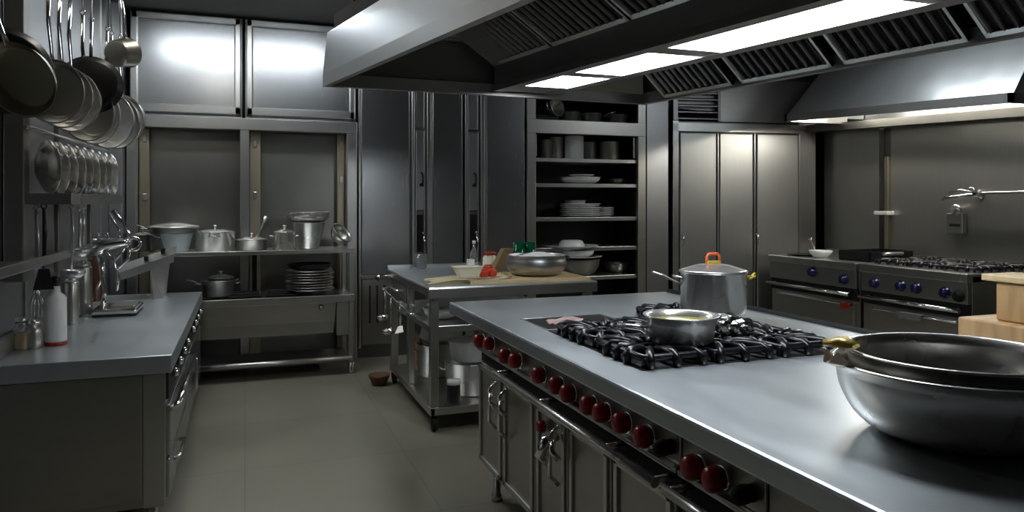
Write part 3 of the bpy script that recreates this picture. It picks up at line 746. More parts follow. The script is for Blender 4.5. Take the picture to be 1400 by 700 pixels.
# ================================================================== counter along the left wall
CZT, CX1, CY0, CY1 = .78, -.325, 3.80, 6.42
t = thing('side_worktop', 'narrow steel worktop with bottles and a chrome press on it', 'worktop', ((WL + CX1) / 2, 5.1, CZT - .05))
B().box(WL + .004, CX1, CY0, CY1, CZT - .085, CZT, .005).build('slab', 'top', t, True)
q = B(); q.box(WL + .004, WL + .03, CY0, CY1, CZT, CZT + .09, .005); q.build('upstand', 'trim', t, True)
FXL = CX1 - .03
ym = 5.15
for k, (y0, y1, lab) in enumerate(((CY0 + .03, ym - .004, 'steel under-counter oven with plain end panel and chrome rail handle'), (ym + .004, CY1 - .03, 'steel under-counter cupboard at the far end, next to the pot table'))):
    t = thing('counter_oven' if k == 0 else 'counter_cupboard', lab, 'oven' if k == 0 else 'cabinet', ((WL + FXL) / 2, (y0 + y1) / 2, 0))
    B().box(WL + .006, FXL, y0, y1, .06, CZT - .087, .004).build('body', 'body', t, True)
    if k == 0:
        B().box(WL + .02, FXL - .10, y0 - .008, y0 + .002, .09, CZT - .09, .004).build('end_panel', 'body', t, True)
        B().box(FXL - .095, FXL - .0, y0 - .008, y0 + .002, .06, CZT - .09, .004).build('corner_stile', 'trim', t, True)
    B().box(FXL - .01, FXL + .012, y0 + .02, y1 - .01, .56, CZT - .088, .004).build('control_panel', 'black', t, True)
    for j in range(4):
        yy = y0 + .2 + j * .28
        q = B(); q.lathe([(0, 0), (.022, 0), (.022, .02), (.016, .032), (0, .033)], 14, (0, 0, 0), Matrix.Translation((FXL + .012, yy, .65)) @ Matrix.Rotation(PI / 2, 4, 'Y')); q.build('knob', 'chrome', t, True)
    dd = B().box(FXL - .005, FXL + .018, y0 + .02, y1 - .012, .29 if k == 0 else .10, .535, .006).build('door', 'panel_h', t, True)
    if k == 0:
        q = B(); q.tube([(FXL + .01, y0 + .06, .50), (FXL + .05, y0 + .06, .525), (FXL + .05, y1 - .06, .525), (FXL + .01, y1 - .06, .50)], .020, 10, flat=(.7, 1.0)); o = q.build('handle', 'chrome', dd); o.data.transform(Matrix.Translation(-root_loc(t)))
        dw = B().box(FXL - .005, FXL + .018, y0 + .02, y1 - .012, .09, .275, .006).build('drawer', 'panel_h', t, True)
        q = B(); q.tube([(FXL + .016, y0 + .25, .20), (FXL + .045, y0 + .27, .21), (FXL + .045, y0 + .55, .21), (FXL + .016, y0 + .57, .20)], .010, 8); o = q.build('handle', 'chrome', dw); o.data.transform(Matrix.Translation(-root_loc(t)))
    else:
        q = B(); q.tube([(FXL + .016, y0 + .15, .48), (FXL + .05, y0 + .15, .46), (FXL + .05, y0 + .15, .26), (FXL + .016, y0 + .15, .24)], .010, 8); o = q.build('handle', 'chrome', dd); o.data.transform(Matrix.Translation(-root_loc(t)))
    for yy in (y0 + .06, y1 - .06):
        for xx in (WL + .08, FXL - .06): B().lathe([(0, .002), (.025, .002), (.025, .03), (.018, .04), (.018, .07), (0, .07)], 12, (xx, yy, 0)).build('leg', 'trim', t, True)

# ------------------------------------------------------------------ wall rack: uprights, shelves, rail
t = thing('wall_rack', 'steel wall rack with two shelves and upright posts above the side worktop', 'rack', (WL + .15, 4.7, 1.2))
for y, w_ in ((4.12, .05), (4.62, .022), (5.50, .022)): B().box(WL + .006 if w_ > .03 else WL + .10, WL + (.09 if w_ > .03 else .125), y - w_, y + w_, 1.12, 2.02 if w_ < .03 else 3.0, .005).build('upright', 'body', t, True)
q = B()
q.prism([(WL + .004, 4.10), (-.80, 4.10), (-.77, 4.16), (-.75, 5.4), (-.78, 5.52), (-.86, 5.58), (WL + .004, 5.58)], 1.492, 1.545, 'Z'); q.build('shelf', 'trim', t, True)
q = B(); q.box(WL + .004, WL + .18, 3.3, 5.2, 1.20, 1.225, .005); q.box(WL + .17, WL + .185, 3.3, 5.2, 1.20, 1.245, .004); q.build('shelf', 'trim', t, True)
q = B(); q.tube([(WL + .10, 4.05, 1.86), (-.98, 4.2, 1.865), (-.84, 5.40, 1.83), (-.86, 5.52, 1.75)], .010, 8); q.build('rail', 'trim', t, True)
q = B()
for y in (4.15, 4.27): q.box(WL + .004, WL + .03, y - .05, y + .05, 1.80, 1.85, .004)
q.build('bracket', 'black', t, True)
# upright round steel plates in the rack
first = None
N = 9
ordn = ['nearest the dark post', 'second from the dark post', 'third from the dark post', 'fourth from the dark post', 'middle of the row', 'fourth from the far end', 'third from the far end', 'second from the far end', 'last before the alcove']
for k in range(N):
    y = 4.24 + .135 * k
    x = -.955 + .014 * k
    R = .135
    lab = 'round steel plate standing upright on the wall shelf, ' + ordn[k]
    if first is None:
        first = thing('steel_plate', lab, 'plate', (x, y, 1.546 + R), 0, 'upright plates on the wall shelf')
        q = B(); q.lathe([(0, 0), (R * .62, 0), (R * .78, .022), (R, .030), (R, .034), (R * .76, .026), (R * .6, .005), (0, .005)], 36, (0, 0, 0), Matrix.Rotation(-PI / 2, 4, 'X')); q.build('plate', 'pot', first)
        first.rotation_euler = (0, 0, -.95)
        first.rotation_euler[0] = .06
    else: dup(first, lab, (x, y, 1.546 + R), (.06, 0, -.95 - .02 * k))

# utensils hanging under the shelf
def utensil(name, lab, kind, loc, L_, mat='pot', rz=0):
    t = thing(name, lab, 'utensil', loc, rz, 'utensils hanging under the wall shelf')
    q = B(); q.tube([(0, 0, 0), (.004, 0, -L_ * .3), (0, 0, -L_ * .75)], [.006, .011, .007], 8, flat=(1, .5)); q.torus((0, 0, .012), .012, .003, 'Y', 14, 6); q.build('handle', mat, t)
    q = B()
    if kind == 'ladle': q.lathe([(0, 0), (.025, .004), (.045, .022), (.05, .045), (.047, .045), (.042, .024), (.02, .008), (0, .006)], 22, (0, .03, -L_ * .75 - .045))
    elif kind == 'turner': q.hexa([(-.022, -.002, -L_ * .74), (.022, -.002, -L_ * .74), (.022, .002, -L_ * .74), (-.022, .002, -L_ * .74)], [(-.045, .01, -L_ * 1.0), (.045, .01, -L_ * 1.0), (.045, .013, -L_ * 1.0), (-.045, .013, -L_ * 1.0)])
    elif kind == 'whisk':
        for k in range(6):
            a = PI * k / 6; c_, s_ = math.cos(a), math.sin(a)
            q.tube([(c_ * r_, s_ * r_, z_) for r_, z_ in ((.004, -L_ * .72), (.034, -L_ * .86), (.030, -L_ * .97), (0, -L_ * 1.02), (-.030, -L_ * .97), (-.034, -L_ * .86), (-.004, -L_ * .72))], .0022, 6)
    q.build({'ladle': 'bowl', 'turner': 'blade', 'whisk': 'wires'}[kind], mat, t); return t
pu = P(68, 285, X=-.86); utensil('turner', 'long black turner hanging under the near end of the wall shelf', 'turner', (-.93, 4.17, 1.470), .40, 'pan', .3)
utensil('ladle', 'steel ladle hanging under the wall shelf beside the black turner', 'ladle', (-.84, 4.32, 1.466), .42, 'pot', -.4)
utensil('whisk', 'wire whisk hanging under the wall shelf, nearest the wall', 'whisk', (-.98, 4.25, 1.466), .55)
utensil('ladle', 'steel ladle hanging under the middle of the wall shelf', 'ladle', (-.84, 4.62, 1.466), .30, 'pot', .8)
utensil('turner', 'short steel turner hanging under the wall shelf above the chrome press', 'turner', (-.90, 4.84, 1.466), .30, 'pot', .5)

# ------------------------------------------------------------------ chrome press
pb = P(163, 428, Z=CZT)
t = thing('lever_press', 'chrome lever press with base tray on the side worktop', 'press', (pb.x, pb.y, CZT))
q = B(); q.box(-.13, .12, -.17, .17, .0, .016, .008); q.build('base', 'rubber', t)
q = B(); q.box(-.135, .125, -.175, .175, .014, .05, .014); q.build('tray', 'chrome', t)
q = B(); q.box(-.04, .10, -.10, .13, .046, .058, .006); q.build('tray_insert', 'potd', t)
zc = P(150, 334, Y=pb.y).z - CZT; xr = P(178, 334, Y=pb.y).x - pb.x
q = B(); q.tube([(-.10, .02, .04), (-.085, .02, .14), (-.10, .02, .24), (-.12, .02, zc)], [.020, .013, .016, .026], 12); q.build('column', 'chrome', t)
q = B(); q.tube([(-.17, .0, zc - .035), (-.13, 0, zc - .03), (-.08, 0, zc), (xr - .03, 0, zc + .012), (xr, 0, zc + .012)], [.030, .055, .045, .026, .022], 14); q.build('barrel', 'chrome', t)
q = B(); q.torus((xr + .02, 0, zc + .0), .040, .012, 'Y'); q.build('end_ring', 'chrome', t)
q = B(); q.tube([(xr, 0, zc + .02), (xr - .01, 0, zc + .07), (xr - .05, .0, zc + .15), (xr - .10, 0, zc + .22)], [.010, .015, .012, .014], 10); q.tube([(xr - .06, .03, zc + .03), (xr - .07, .03, zc + .09), (xr - .13, .03, zc + .2)], .009, 8); q.build('lever', 'chrome', t)
q = B(); q.tube([(xr + .0, 0, zc - .03), (xr - .01, 0, zc - .10), (xr - .07, 0, zc - .155), (xr - .1, 0, zc - .14)], .011, 8); q.tube([(xr - .02, 0, zc - .02), (xr - .1, 0, zc - .12)], .008, 8); q.build('strut', 'chrome', t)
q = B(); q.tube([(-.09, -.02, zc - .03), (-.03, -.03, zc - .10), (-.0, -.03, zc - .22), (-.01, -.02, zc - .30)], [.016, .010, .012, .008], 8); q.tube([(-.11, .03, zc - .03), (-.09, .04, zc - .18), (-.14, .05, zc - .30)], .009, 8); q.build('spout', 'chrome', t)
for dx in (-.12, -.07): 
    q = B(); q.lathe([(0, 0), (.010, 0), (.012, .03), (.006, .045), (0, .046)], 12, (dx, 0, zc + .03)); q.build('valve', 'chrome', t)
# domed silver jug and amber bottles behind it
p = P(92, 395, Z=CZT)
def bottle(name, lab, cat, px, py, prof, mat, group=None, extra=()):
    p = P(px, py, Z=CZT)
    p.x = max(p.x, WL + .05)
    t = thing(name, lab, cat, (p.x, p.y, CZT), 0, group)
    B().lathe(prof, 28).build('body', mat, t)
    for nm, pr, mt in extra: B().lathe(pr, 28).build(nm, mt, t)
    return t
bottle('canister', 'tall slim steel canister farthest along the group by the chrome press', 'canister', 114, 430, [(0, 0), (.050, 0), (.052, .01), (.050, .30), (.046, .31), (0, .31)], 'potd', 'canisters on the side worktop', [('lid', [(0, .31), (.044, .31), (.044, .335), (.015, .345), (.012, .36), (0, .36)], 'pot')])
bottle('canister', 'pale steel canister standing behind the white bottle', 'canister', 97, 443, [(0, 0), (.040, 0), (.042, .01), (.041, .24), (.036, .25), (0, .25)], 'potd', 'canisters on the side worktop', [('lid', [(0, .25), (.036, .25), (.036, .275), (0, .28)], 'pot')])
bottle('bottle', 'white bottle with a red base band on the side worktop', 'bottle', 76, 471, [(0, .016), (.050, .016), (.051, .03), (.049, .235), (.040, .25), (.022, .265), (.018, .30), (0, .30)], 'white', None, [('base_band', [(0, 0), (.048, 0), (.0515, .006), (.0515, .018), (0, .018)], 'redlid'), ('cap', [(0, .298), (.020, .298), (.022, .33), (.014, .35), (0, .35)], 'pan')])
bottle('salt_shaker', 'small grey metal shaker between the white bottle and the yellow jar', 'shaker', 46, 476, [(0, 0), (.038, 0), (.042, .02), (.040, .08), (.030, .118), (0, .118)], 'potd', None, [('cap', [(0, .116), (.031, .116), (.033, .13), (.024, .142), (0, .145)], 'pot')])
bottle('sauce_jar', 'glass jar of yellow sauce at the near end of the side worktop', 'jar', 24, 478, [(0, .004), (.034, .004), (.037, .02), (.036, .085), (0, .085)], 'yellow', None, [('glass', [(.0365, .0), (.0385, .02), (.038, .10), (.026, .125), (.026, .14), (.0245, .14), (.0245, .125), (.0365, .099), (.037, .02), (.035, .003)], 'glass'), ('lid', [(0, .138), (.028, .138), (.028, .155), (0, .157)], 'trim')])
for px, py, lab in ((66, 462, 'squat chrome pepper mill behind the white bottle'), (58, 452, 'squat chrome pepper mill behind the grey shaker')):
    bottle('pepper_mill', lab, 'pepper mill', px, py, [(0, 0), (.026, 0), (.028, .02), (.018, .05), (.022, .10), (.016, .13), (.024, .16), (.026, .18), (.012, .20), (0, .205)], 'potd', 'pepper mills on the side worktop')
for px, py, lab in ((103, 412, 'amber bottle behind the tall steel canister, nearer the wall'), (121, 412, 'amber bottle behind the tall steel canister, nearer the chrome press')):
    bottle('amber_bottle', lab, 'bottle', px, py, [(0, 0), (.046, 0), (.048, .01), (.048, .30), (.040, .34), (.018, .37), (.016, .43), (0, .43)], 'amber', 'amber bottles on the side worktop', [('cap', [(0, .425), (.019, .425), (.019, .455), (0, .458)], 'trim')])
# dark round lid leaning
# mandoline on the far end
pm = Vector((PX(206, 6.10), 6.22, 0))
t = thing('mandoline', 'tilted grey metal mandoline slicer at the far end of the side worktop', 'slicer', (pm.x, pm.y - .12, CZT))
za, zb = .19, .32
q = B()
q.hexa([(-.22, -.10, za - .02), (.16, -.02, zb - .02), (.16, .20, zb + .04), (-.22, .10, za + .04)], [(-.22, -.10, za), (.16, -.02, zb), (.16, .20, zb + .06), (-.22, .10, za + .06)]); q.build('deck', 'trim', t)
q = B(); q.hexa([(-.22, -.105, za - .05), (.16, -.025, zb - .05), (.16, -.012, zb - .05), (-.22, -.095, za - .05)], [(-.22, -.105, za + .01), (.16, -.025, zb + .01), (.16, -.012, zb + .01), (-.22, -.095, za + .01)]); q.build('side_rail', 'trim', t)
q = B(); q.hexa([(-.0, -.055, za + .04), (.12, -.02, zb - .03), (.12, .0, zb - .03), (-.0, -.035, za + .04)], [(.03, -.06, 0), (.09, -.03, 0), (.09, -.0, 0), (.03, -.04, 0)]); q.build('leg', 'body', t)
q = B(); q.hexa([(.0, .12, za + .04), (.12, .17, zb - .03), (.12, .19, zb - .03), (.0, .14, za + .04)], [(.03, .12, 0), (.09, .15, 0), (.09, .17, 0), (.03, .14, 0)]); q.build('leg', 'body', t)
q = B(); q.box(-.05, -.02, .03, .06, za + .09, za + .125, .004); q.box(.06, .09, .09, .12, za + .14, za + .18, .004); q.build('clamp', 'pan', t)

# ================================================================== hanging pans
rail = thing('pan_rail', 'ceiling rail from which the row of pans hangs', 'rail', (-.8, 4.3, 2.85))
ra, rb = Vector((-.90, 3.25, 2.84)), Vector((-.72, 5.35, 2.84))
B().tube([ra, rb], .014, 10).build('bar', 'trim', rail, True)
for s in (.05, .5, .95):
    p = ra.lerp(rb, s); B().tube([p, (p.x, p.y, CZ - .002)], .010, 8).build('rod', 'trim', rail, True)
def pan_(name, lab, y, r, zc, mat, hmat, depth, tilt, yaw, hl=.36, flip=False, dx=0, holes=False):
    s = (y - ra.y) / (rb.y - ra.y); p = ra.lerp(rb, s)
    t = thing(name, lab, 'pan', (p.x + dx, p.y, zc), 0, 'pans hanging from the ceiling rail')
    t.rotation_euler = (tilt, 0, yaw)
    rot = Matrix.Rotation(PI / 2, 4, 'X') if not flip else Matrix.Rotation(-PI / 2, 4, 'X')
    rb_ = r * .78
    B().lathe([(0, 0), (rb_, 0), (rb_ + .012, .006), (r, depth), (r + .004, depth + .002), (r - .004, depth), (rb_ + .006, .010), (rb_ - .004, .004), (0, .004)], 40, (0, 0, 0), rot).build('body', mat, t)
    sg = -1 if not flip else 1
    yh = sg * depth
    q = B(); top = r + hl
    q.tube([(0, yh, r - .012), (0, yh + sg * .004, r + .03), (0, yh + sg * .02, r + hl * .5), (0, yh + sg * .01, top)], [.012, .010, .012, .011], 8, flat=(.45, 1.2)); 
    hd = q.build('handle', hmat, t)
    q = B(); q.torus((0, yh + sg * .01, top + .012), .014, .004, 'Y', 16, 6)
    hook_top = 2.85 - zc
    q.tube([(0, yh + sg * .01, top + .02), (.0, yh + sg * .01, max(top + .03, hook_top - .03)), (0, 0, max(top + .04, hook_top + .018))], .004, 6)
    q.build('hook', 'chrome', t); return t
pan_('frying_pan', 'large black frying pan hanging directly behind the olive steel pan', 3.50, .18, 2.05, 'pan', 'pan', .05, -.10, .35, .34, True, -.04)
pan_('frying_pan', 'worn olive steel frying pan hanging in front of the big black one', 3.40, .15, 2.0, 'olive', 'chrome', .045, .42, -.45, .40, False, .07)
pan_('frying_pan', 'black frying pan hanging behind the bright steel pans', 4.38, .15, 2.13, 'pan', 'pan', .045, -.05, .15, .36, True, .04)
pan_('saucepan', 'small dark saucepan hanging highest in the row', 4.75, .085, 2.36, 'potd', 'chrome', .11, .25, -.5, .25, True, .07)
for k, (y, r, z, lab) in enumerate(((3.98, .145, 2.02, 'shiny steel pan hanging first behind the olive pan'), (4.12, .148, 2.015, 'shiny steel pan hanging second behind the olive pan'), (4.26, .15, 2.01, 'shiny steel pan hanging third behind the olive pan'),
                                 (4.52, .155, 1.99, 'shiny steel pan in the middle of the hanging row'), (4.66, .155, 1.985, 'shiny steel pan below the small dark saucepan'),
                                 (4.86, .16, 1.98, 'shiny steel pan hanging third from the far end'), (5.02, .16, 1.99, 'shiny steel pan hanging second from the far end'), (5.20, .15, 2.02, 'shiny steel pan hanging at the far end next to the wall cabinet'))):
    pan_('steel_pan', lab, y, r, z, 'pot' if k % 3 else 'potd', 'chrome', .05, .05 - .02 * (k % 3), -.42 - .03 * k, .36, False, .045 if k > 4 else .02)
# ================================================================== generic pots
def pot(name, lab, cat, loc, r, h, mat='pot', flare=0.0, long_handle=None, loops=False, lid=None, group=None, rz=0, rimr=.004):
    t = thing(name, lab, cat, loc, rz, group)
    rb = r - flare
    B().lathe([(0, 0), (rb - .008, 0), (rb, .008), (r, h), (r + rimr, h + .002), (r + rimr, h + .005), (r - .004, h + .004), (rb - .004, .012), (rb - .014, .006), (0, .005)], 40).build('body', mat, t)
    if long_handle is not None:
        a, L_ = long_handle; d = Vector((math.cos(a), math.sin(a), 0)); q = B()
        p = d * (r - .002); q.tube([p + Vector((0, 0, h * .80)), p + d * .03 + Vector((0, 0, h * .84)), p + d * L_ * .55 + Vector((0, 0, h * .84 + L_ * .18)), p + d * L_ + Vector((0, 0, h * .84 + L_ * .28))], [.010, .009, .012, .010], 8, flat=(.5, 1.2)); q.build('handle', mat, t)
    if loops:
        for a in (0, PI):
            d = Vector((math.cos(a), math.sin(a), 0)); s = Vector((-d.y, d.x, 0)); q = B(); w = min(.045, r * .35)
            q.tube([d * (r - .003) + s * w + Vector((0, 0, h * .8)), d * (r + .035) + s * w * .9 + Vector((0, 0, h * .84)), d * (r + .035) - s * w * .9 + Vector((0, 0, h * .84)), d * (r - .003) - s * w + Vector((0, 0, h * .8))], .006, 8); q.build('handle', mat, t)
    if lid:
        l = B().lathe([(0, h + .028), (r * .5, h + .022), (r * .92, h + .010), (r + .006, h + .006), (r + .006, h + .010), (r * .92, h + .014), (r * .5, h + .027), (0, h + .033)], 40).build('lid', lid, t)
        B().lathe([(0, h + .03), (.012, h + .03), (.009, h + .045), (.020, h + .055), (.018, h + .064), (0, h + .067)], 18).build('knob', lid, l)
    return t
def bowl(name, lab, cat, loc, r, h, rb, mat='pot', group=None, rz=0):
    t = thing(name, lab, cat, loc, rz, group)
    prof = [(0, 0), (rb, 0)]
    for k in range(1, 9):
        a = k / 8 * PI / 2; prof.append((rb + (r - rb) * math.sin(a), h * (1 - math.cos(a))))
    inn_ = [(x - .004, z + .004 if z < h * .5 else z) for x, z in prof[::-1] if x > .004]
    B().lathe(prof + [(r + .006, h), (r + .006, h + .004), (r - .003, h + .004)] + inn_[1:] + [(0, .005)], 44).build('bowl', mat, t)
    return t
def plate_(name, lab, loc, r, mat='white', group=None, cat='plate', hh=.022):
    t = tag(B().lathe([(0, 0), (r * .55, 0), (r * .7, hh * .5), (r, hh), (r, hh + .005), (r * .68, hh * .5 + .006), (r * .5, .006), (0, .006)], 40).build(name, mat), lab, cat, group)
    t.location = loc; return t

# ================================================================== steel table with overshelf in front of the alcove
UX0, UX1, UY0, UY1 = -.72, .90, 6.50, 7.04
Z1, Z2, Z3 = .69, 1.09, .13
t = thing('pot_table', 'long steel table with overshelf full of pots in front of the alcove', 'table', ((UX0 + UX1) / 2, (UY0 + UY1) / 2, 0))
B().box(UX0, UX1, UY0, UY1, Z1 - .02, Z1, .003).build('burner_top', 'pan', t, True)
q = B(); q.box(UX0, UX1, UY0 - .015, UY0 + .012, Z1 - .055, Z1 + .008, .005); q.build('front_rail', 'trim', t, True)
q = B(); q.hexa([(UX0 + .03, UY0 + .08, .36), (UX1 - .17, UY0 + .08, .36), (UX1 - .17, UY0 + .11, .36), (UX0 + .03, UY0 + .11, .36)], [(UX0 + .03, UY0 + .02, Z1 - .03), (UX1 - .15, UY0 + .02, Z1 - .03), (UX1 - .15, UY0 + .05, Z1 - .03), (UX0 + .03, UY0 + .05, Z1 - .03)]); q.build('apron', 'body', t, True)
q = B(); q.box(UX0 + .03, UX1 - .17, UY0 + .06, UY0 + .078, .36, .47, .003); q.build('apron_lip', 'body', t, True)
q = B(); q.box(UX1 - .15, UX1 - .03, UY0 + .02, UY0 + .06, .34, Z1 - .03, .004); q.build('end_panel', 'body', t, True)
q = B(); q.lathe([(0, 0), (.022, 0), (.022, .03), (.016, .04), (0, .04)], 14, (0, 0, 0), Matrix.Translation((UX1 - .28, UY0 + .04, Z1 - .10)) @ Matrix.Rotation(PI / 2, 4, 'X')); q.build('knob', 'warm', t, True)
q = B(); q.box(UX0, UX1 - .02, UY0 + .01, UY1, Z3 - .02, Z3 + .0, .003); q.build('bottom_shelf', 'dark', t, True)
q = B(); q.tube([(UX0, UY0 + .0, Z3 + .012), (UX1 - .02, UY0 + .0, Z3 + .012)], .022, 8); q.build('bottom_rail', 'trim', t, True)
q = B(); q.box(UX0, UX1, UY0 + .0, UY1, Z2 - .018, Z2, .004); q.box(UX0, UX1, UY0 - .006, UY0 + .006, Z2 - .03, Z2 + .006, .004); q.box(UX1 - .12, UX1 + .01, UY0 - .008, UY0 + .10, Z2 - .005, Z2 + .012, .005); q.build('overshelf', 'trim', t, True)
for x in (UX0 + .025, UX1 - .025):
    for y in (UY0 + .025, UY1 - .025):
        q = B(); q.box(x - .02, x + .02, y - .02, y + .02, .10, Z2 - .02, .004); q.lathe([(0, .002), (.016, .002), (.022, .03), (.028, .10), (0, .10)], 12, (x, y, 0)); q.build('leg', 'trim', t, True)
q = B(); q.box(.06, .10, UY1 - .06, UY1 - .02, Z1, Z2 - .02); q.build('centre_post', 'pan', t, True)
for x in (-.35, .0, .3):
    q = B()
    for k in range(5): q.box(x - .13, x + .13, UY0 + .08 + .09 * k, UY0 + .095 + .09 * k, Z1, Z1 + .02, .004)
    q.box(x - .13, x - .115, UY0 + .08, UY0 + .455, Z1, Z1 + .018, .004); q.box(x + .115, x + .13, UY0 + .08, UY0 + .455, Z1, Z1 + .018, .004)
    q.build('burner_bars', 'iron', t, True)
ys = UY0 + .20
def ux(px, y=None): return PX(px, ys if y is None else y)
G = 'pots on the overshelf'
pot('lidded_pot', 'small dark lidded pot at the wall end of the overshelf', 'pot', (ux(195, 6.88), 6.88, Z2), .075, .13, 'potd', 0, None, False, 'potd', G)
pot('enamel_pot', 'pale blue-white enamel pot on the overshelf', 'pot', (ux(242), ys - .02, Z2), .125, .15, 'enamel', .035, (PI * 1.05, .12), False, None, G)
t = pot('frying_pan', 'wide dark lidded pan stacked on the pale enamel pot', 'pan', (ux(238), ys - .01, Z2 + .157), .20, .045, 'potd', .03, (PI * .93, .10), False, None, G)
B().lathe([(0, .085), (.09, .078), (.19, .056), (.205, .048), (.205, .053), (.19, .061), (.09, .083), (0, .09)], 36).build('lid', 'pot', t)
pot('lidded_pot', 'bright steel lidded pot next to the pale enamel pot', 'pot', (ux(294), ys, Z2), .16, .155, 'pot', .0, None, True, 'pot', G, PI / 2)
q_ = pot('low_pan', 'low steel pan with lid in the middle of the overshelf', 'pan', (ux(344), ys, Z2), .125, .085, 'potd', 0, (1.9, .08), False, 'pot', G)
pot('steel_jug', 'shiny straight steel jug beside the tall bucket', 'jug', (ux(388), ys - .11, Z2), .085, .15, 'pot', -.01, None, True, 'pot', G)
t = tag(B().tube([(0, 0, 0), (.03, 0, .05), (.07, 0, .14), (.085, 0, .19)], [.006, .006, .009, .016], 8, flat=(1, .4)).build('serving_spoon', 'pot'), 'steel spoon lying across the low lidded pan', 'spoon'); t.location = (ux(349), ys - .07, Z2 + .105)
pot('steel_bucket', 'tall tapered steel bucket on the overshelf', 'bucket', (ux(422), ys + .06, Z2), .15, .23, 'pot', .055, None, False, None, G)
for k, (dz, lab) in enumerate(((.238, 'shallow steel basin on the tall bucket, lower of two'), (.268, 'shallow steel basin on the tall bucket, upper of two'))):
    bowl('basin', lab, 'basin', (ux(422) + .01 * k, ys + .06, Z2 + dz), .185 - .008 * k, .055, .10, 'pot', 'basins on the tall bucket')
t = bowl('mixing_bowl', 'steel bowl tipped on its side at the end of the overshelf', 'bowl', (ux(459), ys + .0, Z2 + .085), .10, .09, .04, 'potd', None); t.rotation_euler = (.5, .75, 0)
# on the burner top
yz = UY0 + .18
pot('saucepan', 'shiny steel saucepan on the burner top below the overshelf', 'saucepan', (PX(299, yz), yz, Z1 + .02), .135, .13, 'pot', .02, (PI * .97, .12), True, None)
t = pot('saucepan', 'small steel saucepan nested inside the shiny saucepan', 'saucepan', (PX(302, yz), yz, Z1 + .055), .10, .115, 'potd', .01, None, True, 'pot')
for k in range(8):
    plate_('metal_plate', 'grey metal plate in the stack on the burner top, %s' % ['lowest', 'second from the bottom', 'third from the bottom', 'fourth from the bottom', 'fifth from the bottom', 'third from the top', 'second from the top', 'just under the black dish'][k],
           (PX(424, yz + .05) + .006 * (-1) ** k, yz + .05, Z1 + .022 + .0235 * k), .205 - .004 * (k % 3), 'potd', 'metal plates stacked on the burner top')
bowl('black_dish', 'black dish on top of the stacked metal plates', 'dish', (PX(424, yz + .05), yz + .05, Z1 + .022 + .0235 * 8 + .006), .19, .05, .12, 'pan')

# ================================================================== prep table on castors
TX0, TX1, TY0, TY1, TZ = 1.115, 2.33, 4.63, 6.10, .95
t = thing('prep_table', 'steel prep table on castors behind the island', 'table', ((TX0 + TX1) / 2, (TY0 + TY1) / 2, 0))
B().box(TX0, TX1, TY0, TY1, TZ - .05, TZ, .006).build('tabletop', 'top', t, True)
q = B(); q.box(TX0 - .003, TX0 + .015, TY0, TY1, TZ - .06, TZ - .008, .004); q.box(TX0, TX1, TY0 - .003, TY0 + .015, TZ - .075, TZ - .008, .004); q.box(TX0, TX1, TY1 - .02, TY1, TZ, TZ + .03, .004); q.build('edge_trim', 'trim', t, True)
for x in (TX0 + .05, TX1 - .05):
    for y in (TY0 + .06, TY1 - .06):
        l = B().box(x - .028, x + .028, y - .028, y + .028, .11, TZ - .05, .004).build('leg', 'trim', t, True)
        q = B(); q.lathe([(0, -.014), (.045, -.014), (.047, -.008), (.047, .008), (.045, .014), (0, .014)], 20, (0, 0, 0), Matrix.Translation((x, y, .048)) @ Matrix.Rotation(PI / 2, 4, 'Y'))
        q.box(x - .022, x - .017, y - .02, y + .02, .045, .11); q.box(x + .017, x + .022, y - .02, y + .02, .045, .11)
        c_ = q.build('castor', 'rubber', l); c_.data.transform(Matrix.Translation(-root_loc(t)))
B().box(TX0 + .02, TX0 + .065, 5.33, 5.40, .16, TZ - .05, .004).build('middle_post', 'trim', t, True)
q = B(); q.box(TX0 + .02, TX1 - .02, TY0 + .03, TY1 - .03, .135, .15, .003); q.box(TX0 + .015, TX0 + .05, TY0 + .02, TY1 - .02, .11, .16, .004); q.box(TX0 + .02, TX1 - .02, TY0 + .02, TY0 + .05, .11, .16, .004); q.build('bottom_shelf', 'trim', t, True)
q = B(); q.box(TX0 + .03, TX1 - .03, TY0 + .05, TY1 - .04, .665, .68, .003); q.box(TX0 + .02, TX0 + .05, TY0 + .04, TY1 - .04, .645, .69, .004); q.box(TX0 + .03, TX1 - .03, TY0 + .04, TY0 + .06, .645, .69, .004); q.build('middle_shelf', 'trim', t, True)
d = B().box(TX0 + .02, TX0 + .05, 5.44, 6.0, .74, TZ - .065, .005).build('drawer', 'body', t, True)
q = B(); q.tube([(TX0 + .02, 5.55, .82), (TX0 - .03, 5.57, .825), (TX0 - .03, 5.87, .825), (TX0 + .02, 5.89, .82)], .010, 8); o = q.build('handle', 'chrome', d); o.data.transform(Matrix.Translation(-root_loc(t)))
q = B(); q.tube([(TX0 + .01, 6.05, .885), (TX0 - .06, 6.08, .89), (TX0 - .09, 6.06, .87)], [.014, .018, .024], 10); q.build('corner_knob', 'chrome', t, True)
q = B(); q.tube([(TX0 + .02, 6.02, .80), (TX0 - .05, 6.02, .79), (TX0 - .05, 4.95, .735), (TX0 + .02, 4.92, .73)], .008, 8); q.build('side_rail', 'chrome', t, True)
for y, L_, kind, lab in ((5.92, .26, 'ladle', 'chrome ladle hanging at the far corner of the prep table'), (5.66, .34, 'ladle', 'chrome ladle hanging beside the drawer of the prep table'), (5.30, .20, 'turner', 'chrome turner hanging near the middle post of the prep table')):
    u = utensil('hanging_utensil', lab, kind, (TX0 - .05, y, .79 - (5.92 - y) * .05 - .012), L_, 'chrome', .6); u['group'] = 'utensils hanging from the prep table'
